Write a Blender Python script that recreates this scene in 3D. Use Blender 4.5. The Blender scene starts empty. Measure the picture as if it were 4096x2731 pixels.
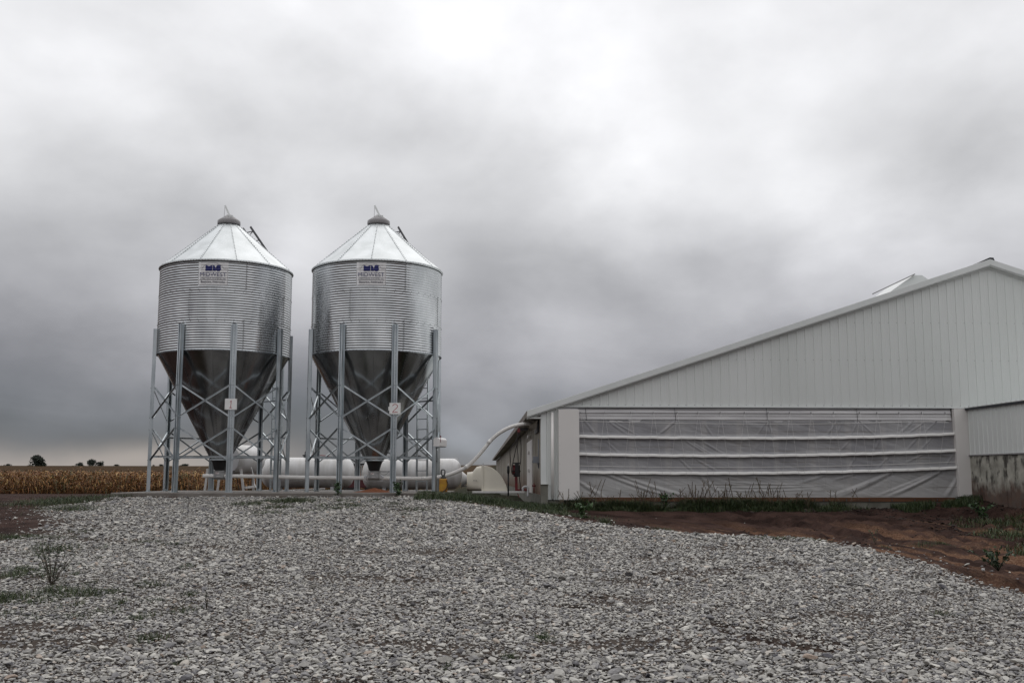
import bpy, bmesh, math, random
import numpy as np
from mathutils import Vector, Matrix, noise as mnoise

random.seed(7)
rng = np.random.default_rng(11)
PI = math.pi
scene = bpy.context.scene
COL = scene.collection

# ---------------------------------------------------------------- camera
F_PX = 4166.0            # focal length in pixels of the 4096 px wide photograph
TILT = 0.1292
ROLL = 0.0012
cam_d = bpy.data.cameras.new("camera")
cam = bpy.data.objects.new("camera", cam_d)
COL.objects.link(cam)
cam_d.sensor_width = 36.0
cam_d.lens = 36.0 * F_PX / 4096.0
cam_d.clip_start = 0.05
cam_d.clip_end = 6000
_c, _s = math.cos(ROLL), math.sin(ROLL)
_r0 = Vector((1, 0, 0)); _u0 = Vector((0, -math.sin(TILT), math.cos(TILT)))
_fw = Vector((0, math.cos(TILT), math.sin(TILT)))
CR = _r0 * _c + _u0 * _s
CU = _u0 * _c - _r0 * _s
cam.matrix_world = Matrix((CR, CU, -_fw)).transposed().to_4x4()
scene.camera = cam


def ray(px, py):
    d = _fw + CR * ((px - 2048) / F_PX) - CU * ((py - 1365.5) / F_PX)
    return d


def at(px, py, Y):
    d = ray(px, py)
    return d * (Y / d.y)


# ---------------------------------------------------------------- view, world, sun
scene.view_settings.view_transform = 'Standard'
scene.view_settings.look = 'None'
scene.view_settings.exposure = 0.0
scene.view_settings.gamma = 1.0
scene.view_settings.use_curve_mapping = False

SUN_EL, SUN_AZ = math.radians(52), math.radians(12)    # azimuth clockwise from +Y
w = bpy.data.worlds.new("World"); scene.world = w; w.use_nodes = True
nt = w.node_tree; nt.nodes.clear()


def N(t, **k):
    n = nt.nodes.new(t)
    for a, b in k.items():
        setattr(n, a, b)
    return n


def L(a, b):
    nt.links.new(a, b)


def M(op, a, b=None, c=None, clamp=False):
    n = N('ShaderNodeMath', operation=op, use_clamp=clamp)
    for i, v in enumerate((a, b, c)):
        if v is None: continue
        if isinstance(v, (int, float)): n.inputs[i].default_value = v
        else: L(v, n.inputs[i])
    return n.outputs[0]


tc = N('ShaderNodeTexCoord')
sep = N('ShaderNodeSeparateXYZ'); L(tc.outputs['Generated'], sep.inputs[0])
X_, Y_, Z_ = sep.outputs
den = M('ADD', M('MAXIMUM', Z_, 0.0), 0.16)
cmb = N('ShaderNodeCombineXYZ'); L(M('DIVIDE', X_, den), cmb.inputs[0]); L(M('DIVIDE', Y_, den), cmb.inputs[1])
nz1 = N('ShaderNodeTexNoise'); nz1.inputs['Scale'].default_value = 1.5; nz1.inputs['Detail'].default_value = 7
nz1.inputs['Roughness'].default_value = 0.52; nz1.inputs['Distortion'].default_value = 0.5
mp1 = N('ShaderNodeMapping'); mp1.inputs['Location'].default_value = (3.2, 1.7, 0.4)
mp1.inputs['Rotation'].default_value = (0, 0, 0.6); mp1.inputs['Scale'].default_value = (1.0, 0.75, 1)
L(cmb.outputs[0], mp1.inputs[0]); L(mp1.outputs[0], nz1.inputs['Vector'])
nz2 = N('ShaderNodeTexNoise'); nz2.inputs['Scale'].default_value = 5.0; nz2.inputs['Detail'].default_value = 8
nz2.inputs['Roughness'].default_value = 0.5
mp2 = N('ShaderNodeMapping'); mp2.inputs['Scale'].default_value = (1, 1, 1.5)
L(tc.outputs['Generated'], mp2.inputs[0]); L(mp2.outputs[0], nz2.inputs['Vector'])
n1 = M('SUBTRACT', nz1.outputs[0], 0.5)
n2 = M('SUBTRACT', nz2.outputs[0], 0.5)
zz = M('ADD', Z_, M('MULTIPLY', n2, 0.10))
ramp = N('ShaderNodeValToRGB'); cr = ramp.color_ramp; cr.interpolation = 'B_SPLINE'
stops = [(0.0, (.18, .18, .19)), (.03, (.142, .155, .174)), (.065, (.188, .197, .222)), (.105, (.295, .293, .318)),
         (.15, (.44, .437, .460)), (.21, (.585, .585, .602)), (.28, (.71, .710, .722)), (.37, (.83, .83, .845)),
         (.55, (.96, .96, .98)), (1.0, (.97, .975, .99))]
while len(cr.elements) < len(stops): cr.elements.new(0.5)
for e, (p, c) in zip(cr.elements, stops):
    e.position = p; e.color = (*c, 1)
L(zz, ramp.inputs[0])
# directional patches of the cloud deck, edges broken by warping the direction
warp = N('ShaderNodeVectorMath', operation='SCALE'); warp.inputs['Scale'].default_value = 0.16
wsub = N('ShaderNodeVectorMath', operation='SUBTRACT'); L(nz2.outputs['Color'], wsub.inputs[0]); wsub.inputs[1].default_value = (.5, .5, .5)
L(wsub.outputs[0], warp.inputs[0])
wadd = N('ShaderNodeVectorMath', operation='ADD'); L(tc.outputs['Generated'], wadd.inputs[0]); L(warp.outputs[0], wadd.inputs[1])
wn = N('ShaderNodeVectorMath', operation='NORMALIZE'); L(wadd.outputs[0], wn.inputs[0])
acc = None
#        px    py   amp   radius(rad)
blobs = [(2150, 100, .07, .12), (2420, 420, .09, .05), (2620, 640, .11, .05), (2720, 900, .08, .06), (3300, 250, .0, .14),
         (1130, 880, .22, .05), (1750, 330, .05, .08), (3500, 760, -.17, .07), (3980, 520, -.18, .08), (3080, 900, -.08, .05),
         (950, 620, .05, .10), (300, 480, -.04, .10), (150, 850, -.08, .09), (1250, 700, -.03, .07), (2150, 950, -.08, .09),
         (0, 1280, -.06, .10), (500, 1280, .02, .08), (1950, 1050, -.12, .07), (2450, 1250, -.10, .07), (1150, 1050, .12, .05), (3300, 1080, .20, .10),
         (2100, 1250, .05, .08), (2300, 1420, .18, .07), (2000, 1810, .55, .022), (1880, 1740, .45, .025), (350, 1600, -.10, .09), (150, 950, .06, .08), (0, 1750, .10, .05), (3800, 1000, .22, .10)]
for px, py, amp, rad in blobs:
    d = ray(px, py).normalized()
    dt = N('ShaderNodeVectorMath', operation='DOT_PRODUCT'); L(wn.outputs[0], dt.inputs[0]); dt.inputs[1].default_value = d
    g = M('EXPONENT', M('MULTIPLY', M('SUBTRACT', dt.outputs['Value'], 1.0), 2.0 / (rad * rad)))
    g = M('MULTIPLY', g, amp)
    acc = g if acc is None else M('ADD', acc, g)
fac = M('ADD', M('MULTIPLY', n1, 0.52), M('ADD', M('MULTIPLY', n2, 0.75), 1.01))
fac = M('MULTIPLY', fac, M('ADD', acc, 1.0))
mr = N('ShaderNodeMapRange'); L(Y_, mr.inputs[0]); mr.inputs[1].default_value = -.35; mr.inputs[2].default_value = .25
mr.inputs[3].default_value = 1.05; mr.inputs[4].default_value = 1.0; mr.interpolation_type = 'SMOOTHSTEP'
fac = M('MULTIPLY', fac, mr.outputs[0])
scl = N('ShaderNodeVectorMath', operation='SCALE'); L(ramp.outputs[0], scl.inputs[0]); L(fac, scl.inputs['Scale'])
# warm gap under the cloud deck at the horizon, towards the left
hz = M('EXPONENT', M('MULTIPLY', M('POWER', M('DIVIDE', M('SUBTRACT', M('ADD', Z_, M('MULTIPLY', n2, .06)), .006), .018), 2.0), -1.0))
dl = N('ShaderNodeMapRange'); L(X_, dl.inputs[0]); dl.inputs[1].default_value = -.10; dl.inputs[2].default_value = -.34
dl.inputs[3].default_value = 0.0; dl.inputs[4].default_value = 1.0; dl.interpolation_type = 'SMOOTHSTEP'
hz = M('MULTIPLY', M('MULTIPLY', hz, dl.outputs[0]), 0.75, clamp=True)
mixh = N('ShaderNodeMix', data_type='RGBA'); L(hz, mixh.inputs[0]); L(scl.outputs[0], mixh.inputs[6]); mixh.inputs[7].default_value = (.47, .425, .395, 1)
sky = N('ShaderNodeTexSky', sky_type='NISHITA'); sky.sun_disc = False
sky.sun_elevation = SUN_EL; sky.sun_rotation = SUN_AZ
skys = N('ShaderNodeVectorMath', operation='SCALE'); L(sky.outputs[0], skys.inputs[0]); skys.inputs['Scale'].default_value = 0.08
mixs = N('ShaderNodeMix', data_type='RGBA'); mixs.inputs[0].default_value = 0.05
L(mixh.outputs[2], mixs.inputs[6]); L(skys.outputs[0], mixs.inputs[7])
bg = N('ShaderNodeBackground'); bg.inputs['Strength'].default_value = 1.0
L(mixs.outputs[2], bg.inputs[0])
wo = N('ShaderNodeOutputWorld'); L(bg.outputs[0], wo.inputs[0])

sun_d = bpy.data.lights.new("sun", 'SUN'); sun_d.energy = 0.5; sun_d.angle = math.radians(60); sun_d.color = (1, .97, .93)
sun = bpy.data.objects.new("sun", sun_d); COL.objects.link(sun)
_sd = Vector((math.sin(SUN_AZ) * math.cos(SUN_EL), math.cos(SUN_AZ) * math.cos(SUN_EL), math.sin(SUN_EL)))
sun.rotation_euler = _sd.to_track_quat('Z', 'Y').to_euler()

# ---------------------------------------------------------------- materials
def mat(name, col, rough=.6, metal=0.0, nscale=0, namt=0.0, col2=None, bump=0.0, bscale=None, stretch=(1, 1, 1), spec=.5,
        rvar=0.0, detail=5, lo=.35, hi=.65):
    m = bpy.data.materials.new(name); m.use_nodes = True
    t = m.node_tree; b = t.nodes['Principled BSDF']
    b.inputs['Base Color'].default_value = (*col, 1); b.inputs['Roughness'].default_value = rough
    b.inputs['Metallic'].default_value = metal; b.inputs['Specular IOR Level'].default_value = spec
    if nscale or bump:
        c = t.nodes.new('ShaderNodeTexCoord'); mp = t.nodes.new('ShaderNodeMapping'); mp.inputs['Scale'].default_value = stretch
        t.links.new(c.outputs['Object'], mp.inputs[0])
        nz = t.nodes.new('ShaderNodeTexNoise'); nz.inputs['Scale'].default_value = nscale or bscale; nz.inputs['Detail'].default_value = detail
        t.links.new(mp.outputs[0], nz.inputs['Vector'])
        if col2 is not None:
            r = t.nodes.new('ShaderNodeValToRGB'); r.color_ramp.elements[0].position = lo; r.color_ramp.elements[1].position = hi
            r.color_ramp.elements[0].color = (*col, 1); r.color_ramp.elements[1].color = (*col2, 1)
            t.links.new(nz.outputs[0], r.inputs[0]); t.links.new(r.outputs[0], b.inputs['Base Color'])
        if rvar:
            mr = t.nodes.new('ShaderNodeMapRange'); mr.inputs[3].default_value = max(0.02, rough - rvar); mr.inputs[4].default_value = rough + rvar
            t.links.new(nz.outputs[0], mr.inputs[0]); t.links.new(mr.outputs[0], b.inputs['Roughness'])
        if bump:
            n2_ = nz
            if bscale and bscale != nscale:
                n2_ = t.nodes.new('ShaderNodeTexNoise'); n2_.inputs['Scale'].default_value = bscale; n2_.inputs['Detail'].default_value = 6
                t.links.new(mp.outputs[0], n2_.inputs['Vector'])
            bp = t.nodes.new('ShaderNodeBump'); bp.inputs['Strength'].default_value = min(1, bump); bp.inputs['Distance'].default_value = 0.02
            t.links.new(n2_.outputs[0], bp.inputs['Height']); t.links.new(bp.outputs[0], b.inputs['Normal'])
    return m


MT = {}
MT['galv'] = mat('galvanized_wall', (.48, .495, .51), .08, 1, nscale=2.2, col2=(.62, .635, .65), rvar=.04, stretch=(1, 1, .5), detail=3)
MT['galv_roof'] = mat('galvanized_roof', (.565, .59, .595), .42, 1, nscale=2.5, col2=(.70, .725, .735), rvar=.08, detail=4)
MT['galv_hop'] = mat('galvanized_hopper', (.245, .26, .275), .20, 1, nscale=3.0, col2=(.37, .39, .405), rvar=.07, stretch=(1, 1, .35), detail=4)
MT['galv_leg'] = mat('galvanized_leg', (.43, .47, .49), .36, 1, nscale=5, col2=(.60, .64, .66), rvar=.10, stretch=(1, 1, .3))
MT['steel_dark'] = mat('dark_steel', (.10, .10, .105), .5, .7)
MT['bolt'] = mat('bolt_metal', (.16, .16, .165), .5, .6)
MT['cap_grey'] = mat('grey_plastic_lid', (.22, .21, .215), .5, nscale=6, col2=(.29, .28, .28))
MT['black'] = mat('black_plastic', (.008, .008, .009), .45)
MT['hose'] = mat('black_rubber', (.02, .015, .014), .5)
MT['cast'] = mat('cast_metal', (.30, .30, .30), .45, .8, nscale=9, col2=(.42, .42, .42))
MT['sticker'] = mat('sticker_film', (.68, .67, .67), .4, .15)
MT['navy'] = mat('navy_ink', (.008, .012, .12), .5)
MT['ink'] = mat('dark_ink', (.03, .03, .06), .5)
MT['white_board'] = mat('white_board', (.72, .71, .69), .5, nscale=9, col2=(.78, .77, .76))
MT['red_ink'] = mat('red_marker', (.33, .01, .02), .5)
MT['black_ink'] = mat('black_paint', (.01, .01, .01), .5)
MT['pvc'] = mat('white_pvc', (.74, .71, .68), .36, nscale=3, col2=(.82, .80, .77), stretch=(1, 1, 1))
MT['tank'] = mat('white_tank_paint', (.60, .585, .565), .38, nscale=2.2, col2=(.74, .73, .725), stretch=(2.5, 1, .5), detail=8, rvar=.06)
MT['tank_grey'] = mat('weathered_tank_paint', (.52, .52, .53), .5, nscale=3, col2=(.60, .60, .61))
MT['cream'] = mat('cream_fibreglass', (.76, .71, .60), .42, nscale=2.4, col2=(.68, .635, .54), rvar=.06)
MT['yellow'] = mat('yellow_plastic', (.42, .23, .012), .45, nscale=7, col2=(.30, .12, .015))
MT['mailbox'] = mat('white_enamel', (.74, .72, .71), .35)
MT['red_flag'] = mat('dark_red_paint', (.20, .02, .03), .5)
MT['red'] = mat('red_paint', (.16, .008, .012), .45, nscale=8, col2=(.11, .01, .012))
MT['grey_box'] = mat('grey_box', (.17, .18, .20), .5)
MT['white_wood'] = mat('white_painted_board', (.60, .58, .56), .6, nscale=8, col2=(.70, .69, .67))
MT['siding'] = mat('white_steel_siding', (.60, .62, .60), .36, nscale=.6, col2=(.655, .67, .655), stretch=(1, 1, .25), rvar=.05)
MT['trim'] = mat('white_steel_trim', (.62, .64, .625), .38, nscale=2, col2=(.67, .685, .675))
MT['panel'] = mat('smooth_white_panel', (.70, .67, .645), .5, nscale=.9, col2=(.655, .63, .605), detail=6)
MT['header'] = mat('header_liner', (.50, .49, .495), .45, nscale=3, col2=(.62, .61, .61), stretch=(.3, 1, 3))
MT['pole'] = mat('curtain_pocket', (.70, .685, .66), .6, nscale=3, col2=(.80, .785, .76), stretch=(.4, 1, 2))
MT['cord'] = mat('white_cord', (.55, .53, .52), .6)
MT['wood'] = mat('treated_wood', (.13, .05, .018), .7, nscale=5, col2=(.07, .028, .012), stretch=(.25, 1, 3))
MT['roof_dark'] = mat('dark_ridge', (.02, .022, .03), .5)
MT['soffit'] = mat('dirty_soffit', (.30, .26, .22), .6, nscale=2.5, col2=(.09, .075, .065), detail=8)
MT['trunk'] = mat('bark', (.05, .04, .03), .9, nscale=12, col2=(.08, .06, .045))
MT['maroon'] = mat('maroon_paint', (.07, .012, .015), .6)


def leafmat(name, cols, rough=.6, trans=0.0):
    m = bpy.data.materials.new(name); m.use_nodes = True
    t = m.node_tree; b = t.nodes['Principled BSDF']; b.inputs['Roughness'].default_value = rough
    a = t.nodes.new('ShaderNodeAttribute'); a.attribute_name = 'tint'
    r = t.nodes.new('ShaderNodeValToRGB')
    while len(r.color_ramp.elements) < len(cols): r.color_ramp.elements.new(.5)
    for i, (e, c) in enumerate(zip(r.color_ramp.elements, cols)):
        e.position = i / (len(cols) - 1); e.color = (*c, 1)
    t.links.new(a.outputs['Fac'], r.inputs[0]); t.links.new(r.outputs[0], b.inputs['Base Color'])
    return m


MT['leaf_far'] = leafmat('far_foliage', [(.008, .013, .010), (.015, .024, .015), (.026, .036, .02)])
MT['corn'] = leafmat('dry_corn', [(.045, .065, .014), (.12, .048, .013), (.20, .08, .022), (.32, .155, .042), (.62, .44, .18)], .6)
MT['grass'] = leafmat('grass_blades', [(.010, .020, .006), (.022, .042, .010), (.045, .070, .018), (.075, .085, .030), (.085, .050, .028)], .55)
MT['weed'] = leafmat('weed_leaves', [(.014, .026, .012), (.025, .052, .016), (.05, .095, .03)], .5)
MT['stalk'] = leafmat('dry_stalks', [(.05, .03, .025), (.10, .07, .045), (.14, .11, .06)], .7)

# stones
m = bpy.data.materials.new('limestone'); m.use_nodes = True; t = m.node_tree; b = t.nodes['Principled BSDF']
b.inputs['Roughness'].default_value = .55; b.inputs['Specular IOR Level'].default_value = .45
a = t.nodes.new('ShaderNodeAttribute'); a.attribute_name = 'tint'
r = t.nodes.new('ShaderNodeValToRGB')
sc = [(0, (.05, .047, .058)), (.25, (.195, .187, .186)), (.55, (.355, .34, .312)), (.80, (.54, .518, .47)), (.91, (.42, .365, .31)), (.965, (.30, .225, .175)), (1, (.68, .67, .63))]
while len(r.color_ramp.elements) < len(sc): r.color_ramp.elements.new(.5)
for e, (p, c) in zip(r.color_ramp.elements, sc): e.position = p; e.color = (*c, 1)
tcn = t.nodes.new('ShaderNodeTexCoord'); nzz = t.nodes.new('ShaderNodeTexNoise'); nzz.inputs['Scale'].default_value = 38; nzz.inputs['Detail'].default_value = 5
t.links.new(tcn.outputs['Object'], nzz.inputs['Vector'])
mrn = t.nodes.new('ShaderNodeMapRange'); mrn.inputs[3].default_value = .62; mrn.inputs[4].default_value = 1.38; t.links.new(nzz.outputs[0], mrn.inputs[0])
mx = t.nodes.new('ShaderNodeVectorMath'); mx.operation = 'SCALE'
t.links.new(a.outputs['Fac'], r.inputs[0]); t.links.new(r.outputs[0], mx.inputs[0]); t.links.new(mrn.outputs[0], mx.inputs['Scale'])
t.links.new(mx.outputs[0], b.inputs['Base Color'])
bp = t.nodes.new('ShaderNodeBump'); bp.inputs['Strength'].default_value = .5; bp.inputs['Distance'].default_value = .01
t.links.new(nzz.outputs[0], bp.inputs['Height']); t.links.new(bp.outputs[0], b.inputs['Normal'])
MT['stone'] = m

# ---------------------------------------------------------------- mesh helpers
class MB:
    def __init__(s): s.v = []; s.f = []; s.mi = []; s.sm = []; s.cur = 0; s.smooth = False

    def add(s, vs, fs):
        o = len(s.v); s.v += [tuple(p) for p in vs]
        for f in fs:
            s.f.append(tuple(i + o for i in f)); s.mi.append(s.cur); s.sm.append(s.smooth)

    def box(s, c, size, rz=0.0, mtx=None):
        hx, hy, hz = (q / 2 for q in size)
        vs = [Vector((x, y, z)) for x in (-hx, hx) for y in (-hy, hy) for z in (-hz, hz)]
        if mtx is not None: vs = [mtx @ p for p in vs]
        elif rz: R_ = Matrix.Rotation(rz, 3, 'Z'); vs = [R_ @ p for p in vs]
        vs = [p + Vector(c) for p in vs]
        s.add(vs, [(0, 1, 3, 2), (4, 6, 7, 5), (0, 4, 5, 1), (2, 3, 7, 6), (0, 2, 6, 4), (1, 5, 7, 3)])

    def bar(s, a, b, w_, h_, up=(0, 0, 1)):
        a, b = Vector(a), Vector(b); d = (b - a); ln = d.length; d.normalize()
        u = Vector(up); x = d.cross(u)
        if x.length < 1e-4: x = d.cross(Vector((1, 0, 0)))
        x.normalize(); y = x.cross(d)
        mt = Matrix((x, d, y)).transposed()
        s.box((a + b) / 2, (w_, ln, h_), mtx=mt)

    def tube(s, pts, r, n=12, caps=True, smooth=True):
        pts = [Vector(p) for p in pts]; rs = r if isinstance(r, (list, tuple)) else [r] * len(pts)
        old = s.smooth; vs = []; prev = None
        for i, p in enumerate(pts):
            t_ = (pts[min(i + 1, len(pts) - 1)] - pts[max(i - 1, 0)]).normalized()
            if prev is None:
                a_ = t_.cross(Vector((0, 0, 1)))
                if a_.length < 1e-3: a_ = t_.cross(Vector((1, 0, 0)))
            else:
                a_ = prev - t_ * prev.dot(t_)
            a_.normalize(); prev = a_; b_ = t_.cross(a_)
            for k in range(n):
                q = 2 * PI * k / n; vs.append(p + (a_ * math.cos(q) + b_ * math.sin(q)) * rs[i])
        fs = []
        for i in range(len(pts) - 1):
            for k in range(n):
                k2 = (k + 1) % n; fs.append((i * n + k, i * n + k2, (i + 1) * n + k2, (i + 1) * n + k))
        s.smooth = smooth; s.add(vs, fs)
        if caps:
            s.smooth = False; m_ = len(pts) - 1
            o = len(s.v) - len(vs)
            s.f.append(tuple(o + k for k in range(n))[::-1]); s.mi.append(s.cur); s.sm.append(False)
            s.f.append(tuple(o + m_ * n + k for k in range(n))); s.mi.append(s.cur); s.sm.append(False)
        s.smooth = old

    def lathe(s, prof, n=48, c=(0, 0, 0), smooth=True, mtx=None, a0=0.0, a1=2 * PI):
        full = abs(a1 - a0 - 2 * PI) < 1e-6; m_ = n if full else n + 1
        vs = []
        for (r_, z_) in prof:
            for k in range(m_):
                q = a0 + (a1 - a0) * k / n; p = Vector((r_ * math.cos(q), r_ * math.sin(q), z_))
                if mtx is not None: p = mtx @ p
                vs.append(p + Vector(c))
        fs = []
        for i in range(len(prof) - 1):
            for k in range(n):
                k2 = (k + 1) % m_; fs.append((i * m_ + k, i * m_ + k2, (i + 1) * m_ + k2, (i + 1) * m_ + k))
        old = s.smooth; s.smooth = smooth; s.add(vs, fs); s.smooth = old

    def prism(s, poly, a, b, mtx=None, off=(0, 0, 0)):
        """poly: list of (x, z); extruded along y from a to b"""
        n = len(poly); vs = [Vector((x, a, z)) for x, z in poly] + [Vector((x, b, z)) for x, z in poly]
        if mtx is not None: vs = [mtx @ p for p in vs]
        vs = [p + Vector(off) for p in vs]
        fs = [tuple(range(n)), tuple(range(2 * n - 1, n - 1, -1))]
        fs += [(i, i + n, (i + 1) % n + n, (i + 1) % n) for i in range(n)]
        s.add(vs, fs)

    def build(s, name, mats, parent=None, bevel=0.0, fix=True):
        me = bpy.data.meshes.new(name); off = parent.location if (parent is not None and parent.get('_world')) else Vector((0, 0, 0))
        if parent is not None and parent.get('_off'): off = Vector(parent['_off'])
        me.from_pydata([tuple(Vector(p) - off) for p in s.v], [], s.f)
        if not isinstance(mats, (list, tuple)): mats = [mats]
        for q in mats: me.materials.append(q)
        me.polygons.foreach_set('material_index', s.mi); me.polygons.foreach_set('use_smooth', s.sm)
        if fix:
            bm = bmesh.new(); bm.from_mesh(me); bmesh.ops.recalc_face_normals(bm, faces=bm.faces); bm.to_mesh(me); bm.free()
        o = bpy.data.objects.new(name, me); COL.objects.link(o)
        if parent is not None: o.parent = parent
        if bevel:
            bv = o.modifiers.new('bevel', 'BEVEL'); bv.width = bevel; bv.segments = 2; bv.limit_method = 'ANGLE'; bv.angle_limit = .6
        return o


def tag(o, label=None, cat=None, group=None, kind=None):
    if label: o['label'] = label
    if cat: o['category'] = cat
    if group: o['group'] = group
    if kind: o['kind'] = kind
    return o


def thing(name, label, cat, loc=(0, 0, 0), group=None, world=True):
    """world=True: children meshes are written in world coordinates and shifted back by loc"""
    o = bpy.data.objects.new(name, None); COL.objects.link(o); o.location = loc; o.empty_display_size = .3
    if world: OFFS[o.name] = Vector(loc)
    return tag(o, label, cat, group)


OFFS = {}


def build(mb, name, mats, parent=None, **k):
    off = Vector((0, 0, 0)); p = parent
    while p is not None:
        if p.name in OFFS: off = OFFS[p.name]; break
        p = p.parent
    if off.length > 0: mb.v = [tuple(Vector(q) - off) for q in mb.v]
    return mb.build(name, mats, parent, **k)


def np_mesh(name, V, Fc, material, tint=None, smooth=False):
    """V (n,3) float, Fc (m,k) int - all faces with k corners"""
    me = bpy.data.meshes.new(name); n, m_, k = len(V), len(Fc), Fc.shape[1]
    me.vertices.add(n); me.vertices.foreach_set('co', np.ascontiguousarray(V, dtype=np.float32).ravel())
    me.loops.add(m_ * k); me.loops.foreach_set('vertex_index', np.ascontiguousarray(Fc, dtype=np.int32).ravel())
    me.polygons.add(m_); me.polygons.foreach_set('loop_start', np.arange(0, m_ * k, k, dtype=np.int32))
    me.polygons.foreach_set('use_smooth', np.full(m_, smooth, dtype=bool))
    if tint is not None:
        at_ = me.attributes.new('tint', 'FLOAT', 'FACE'); at_.data.foreach_set('value', np.ascontiguousarray(tint, dtype=np.float32))
    me.materials.append(material); me.update(calc_edges=True)
    o = bpy.data.objects.new(name, me); COL.objects.link(o)
    return o


def sstep(a, b, x):
    t_ = np.clip((x - a) / (b - a), 0, 1); return t_ * t_ * (3 - 2 * t_)


# simple tileable value noise for numpy
_G = rng.random((256, 256))


def vnoise(x, y):
    xi = np.floor(x).astype(int); yi = np.floor(y).astype(int); fx = x - xi; fy = y - yi
    fx = fx * fx * (3 - 2 * fx); fy = fy * fy * (3 - 2 * fy)
    g = lambda i, j: _G[i % 256, j % 256]
    return (g(xi, yi) * (1 - fx) + g(xi + 1, yi) * fx) * (1 - fy) + (g(xi, yi + 1) * (1 - fx) + g(xi + 1, yi + 1) * fx) * fy


def fbm(x, y, o=4):
    s_ = 0; a_ = .5
    for i in range(o):
        s_ = s_ + a_ * vnoise(x * 2 ** i + 17.3 * i, y * 2 ** i + 5.1 * i); a_ *= .5
    return s_


# ---------------------------------------------------------------- terrain
PAD_Z = -0.415
GS = 1.02 / 19


def base_h(x, y):
    near = -1.52 + (np.clip(y, -50, 27) - 8) * GS
    far = -0.50 - (np.clip(y, 27, 85) - 27) * 0.0158
    far = far - 0.0 * y
    h = np.where(y < 27, near, far)
    hill = sstep(100, 520, y) * 6.4 * (1 + .12 * np.sin(x / 190 + 1.0) + .05 * np.sin(x / 60.)) - 1.5 * sstep(900, 2500, y)
    return h + hill


def plane_hit(px, py):
    """where the picture ray meets the gravel slope"""
    d = ray(px, py); k = d.z / d.y
    y = (-1.52 - 8 * GS) / (k - GS)        # z = k*y meets z = -1.52 + (y - 8) * GS
    if y > 27 or y < 0: y = 27.0
    return (d.x / d.y * y, y)


edge_px = [(455, 1990), (1788, 1985), (1850, 2012), (2000, 2026), (2170, 2052), (2330, 2082), (2450, 2098), (2600, 2112), (2700, 2125),
           (2850, 2135), (3000, 2140), (3150, 2143), (3280, 2152), (3400, 2172), (3480, 2188), (3560, 2210), (3650, 2232), (3710, 2245),
           (3770, 2272), (3850, 2296), (3950, 2325), (4100, 2368), (4500, 2470), (5200, 2760), (5200, 4200), (-1600, 4200),
           (-1500, 2300), (-500, 2230), (-100, 2190), (30, 2165), (110, 2140), (200, 2105), (170, 2070), (150, 2040), (215, 2022), (330, 2010), (420, 2000)]
GP = [plane_hit(*p) for p in edge_px]
GP = np.array(GP)


def poly_sd(x, y, P):
    """signed distance to polygon, negative inside"""
    x = np.asarray(x, float); y = np.asarray(y, float)
    dmin = np.full(x.shape, 1e9); ins = np.zeros(x.shape, bool)
    n = len(P)
    for i in range(n):
        ax, ay = P[i]; bx, by = P[(i + 1) % n]
        ex, ey = bx - ax, by - ay; t_ = np.clip(((x - ax) * ex + (y - ay) * ey) / (ex * ex + ey * ey + 1e-12), 0, 1)
        dmin = np.minimum(dmin, np.hypot(x - ax - t_ * ex, y - ay - t_ * ey))
        c1 = (ay > y) != (by > y)
        with np.errstate(divide='ignore', invalid='ignore'):
            xi = (bx - ax) * (y - ay) / (by - ay + 1e-15) + ax
        ins ^= c1 & (x < xi)
    return np.where(ins, -dmin, dmin)


RUTS = [((2870, 2500), (3080, 2520), .07), ((3080, 2520), (3330, 2572), .06), ((2830, 2510), (2990, 2548), .05), ((3020, 2556), (3300, 2600), .09), ((2230, 2422), (2360, 2432), .05), ((2620, 2295), (2720, 2315), .05), ((2900, 2180), (3060, 2190), .09)]
RUTW = [(plane_hit(*a), plane_hit(*b), wd) for a, b, wd in RUTS]


def rut(x, y):
    s_ = np.zeros(np.shape(x))
    for (ax, ay), (bx, by), wd in RUTW:
        ex, ey = bx - ax, by - ay; t_ = np.clip(((x - ax) * ex + (y - ay) * ey) / (ex * ex + ey * ey), 0, 1)
        d = np.hypot(x - ax - t_ * ex, y - ay - t_ * ey)
        s_ = np.maximum(s_, np.exp(-(d / wd) ** 2))
    return s_


def height(x, y):
    x = np.asarray(x, float); y = np.asarray(y, float)
    h = base_h(x, y)
    near = 1 - sstep(32, 45, y)
    sd = poly_sd(x, y, GP)
    side_r = sstep(-2.5, 0.5, x) * near
    side_l = sstep(-8, -11, x) * near
    h = h - sstep(-.6, 2.6, sd) * (.30 * side_r * sstep(8, 14, y)) - sstep(0, 3, sd) * .05 * side_l
    # eroded channels running down to the right on the bare soil
    soil = sstep(0, .4, sd) * near
    fl = x * .28 - y * .96; ac = x * .96 + y * .28
    chan = np.abs(fbm(ac * .8 + .25 * np.sin(fl * .7), fl * .12, 4) - .47)
    h = h - soil * side_r * .15 * np.exp(-(chan / .06) ** 2) * sstep(1.5, 5.5, x) * (1 - sstep(25.5, 26.8, y))
    h = h + soil * (.07 * (fbm(x * .8, y * .8) - .5) + .035 * (fbm(x * 4, y * 4) - .5)) * (1 - sstep(40, 60, y))
    ch2 = np.abs(fbm(ac * 2.6 + 9, fl * .30 + 3, 3) - .44)
    h = h - soil * side_r * .11 * np.exp(-(ch2 / .05) ** 2) * sstep(3, 6, x) * (1 - sstep(25, 26.5, y))
    # heap of earth against the concrete wall on the right
    h = h + .22 * sstep(9.6, 12, x) * sstep(20, 24, y) * near
    inside = sstep(.1, -.3, sd)
    h = h + inside * .05 * (fbm(x * .6 + 4, y * .6) - .5) * (1 - sstep(26, 27, y))
    h = h - .055 * rut(x, y)
    # level under pad and buildings
    return h


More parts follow.
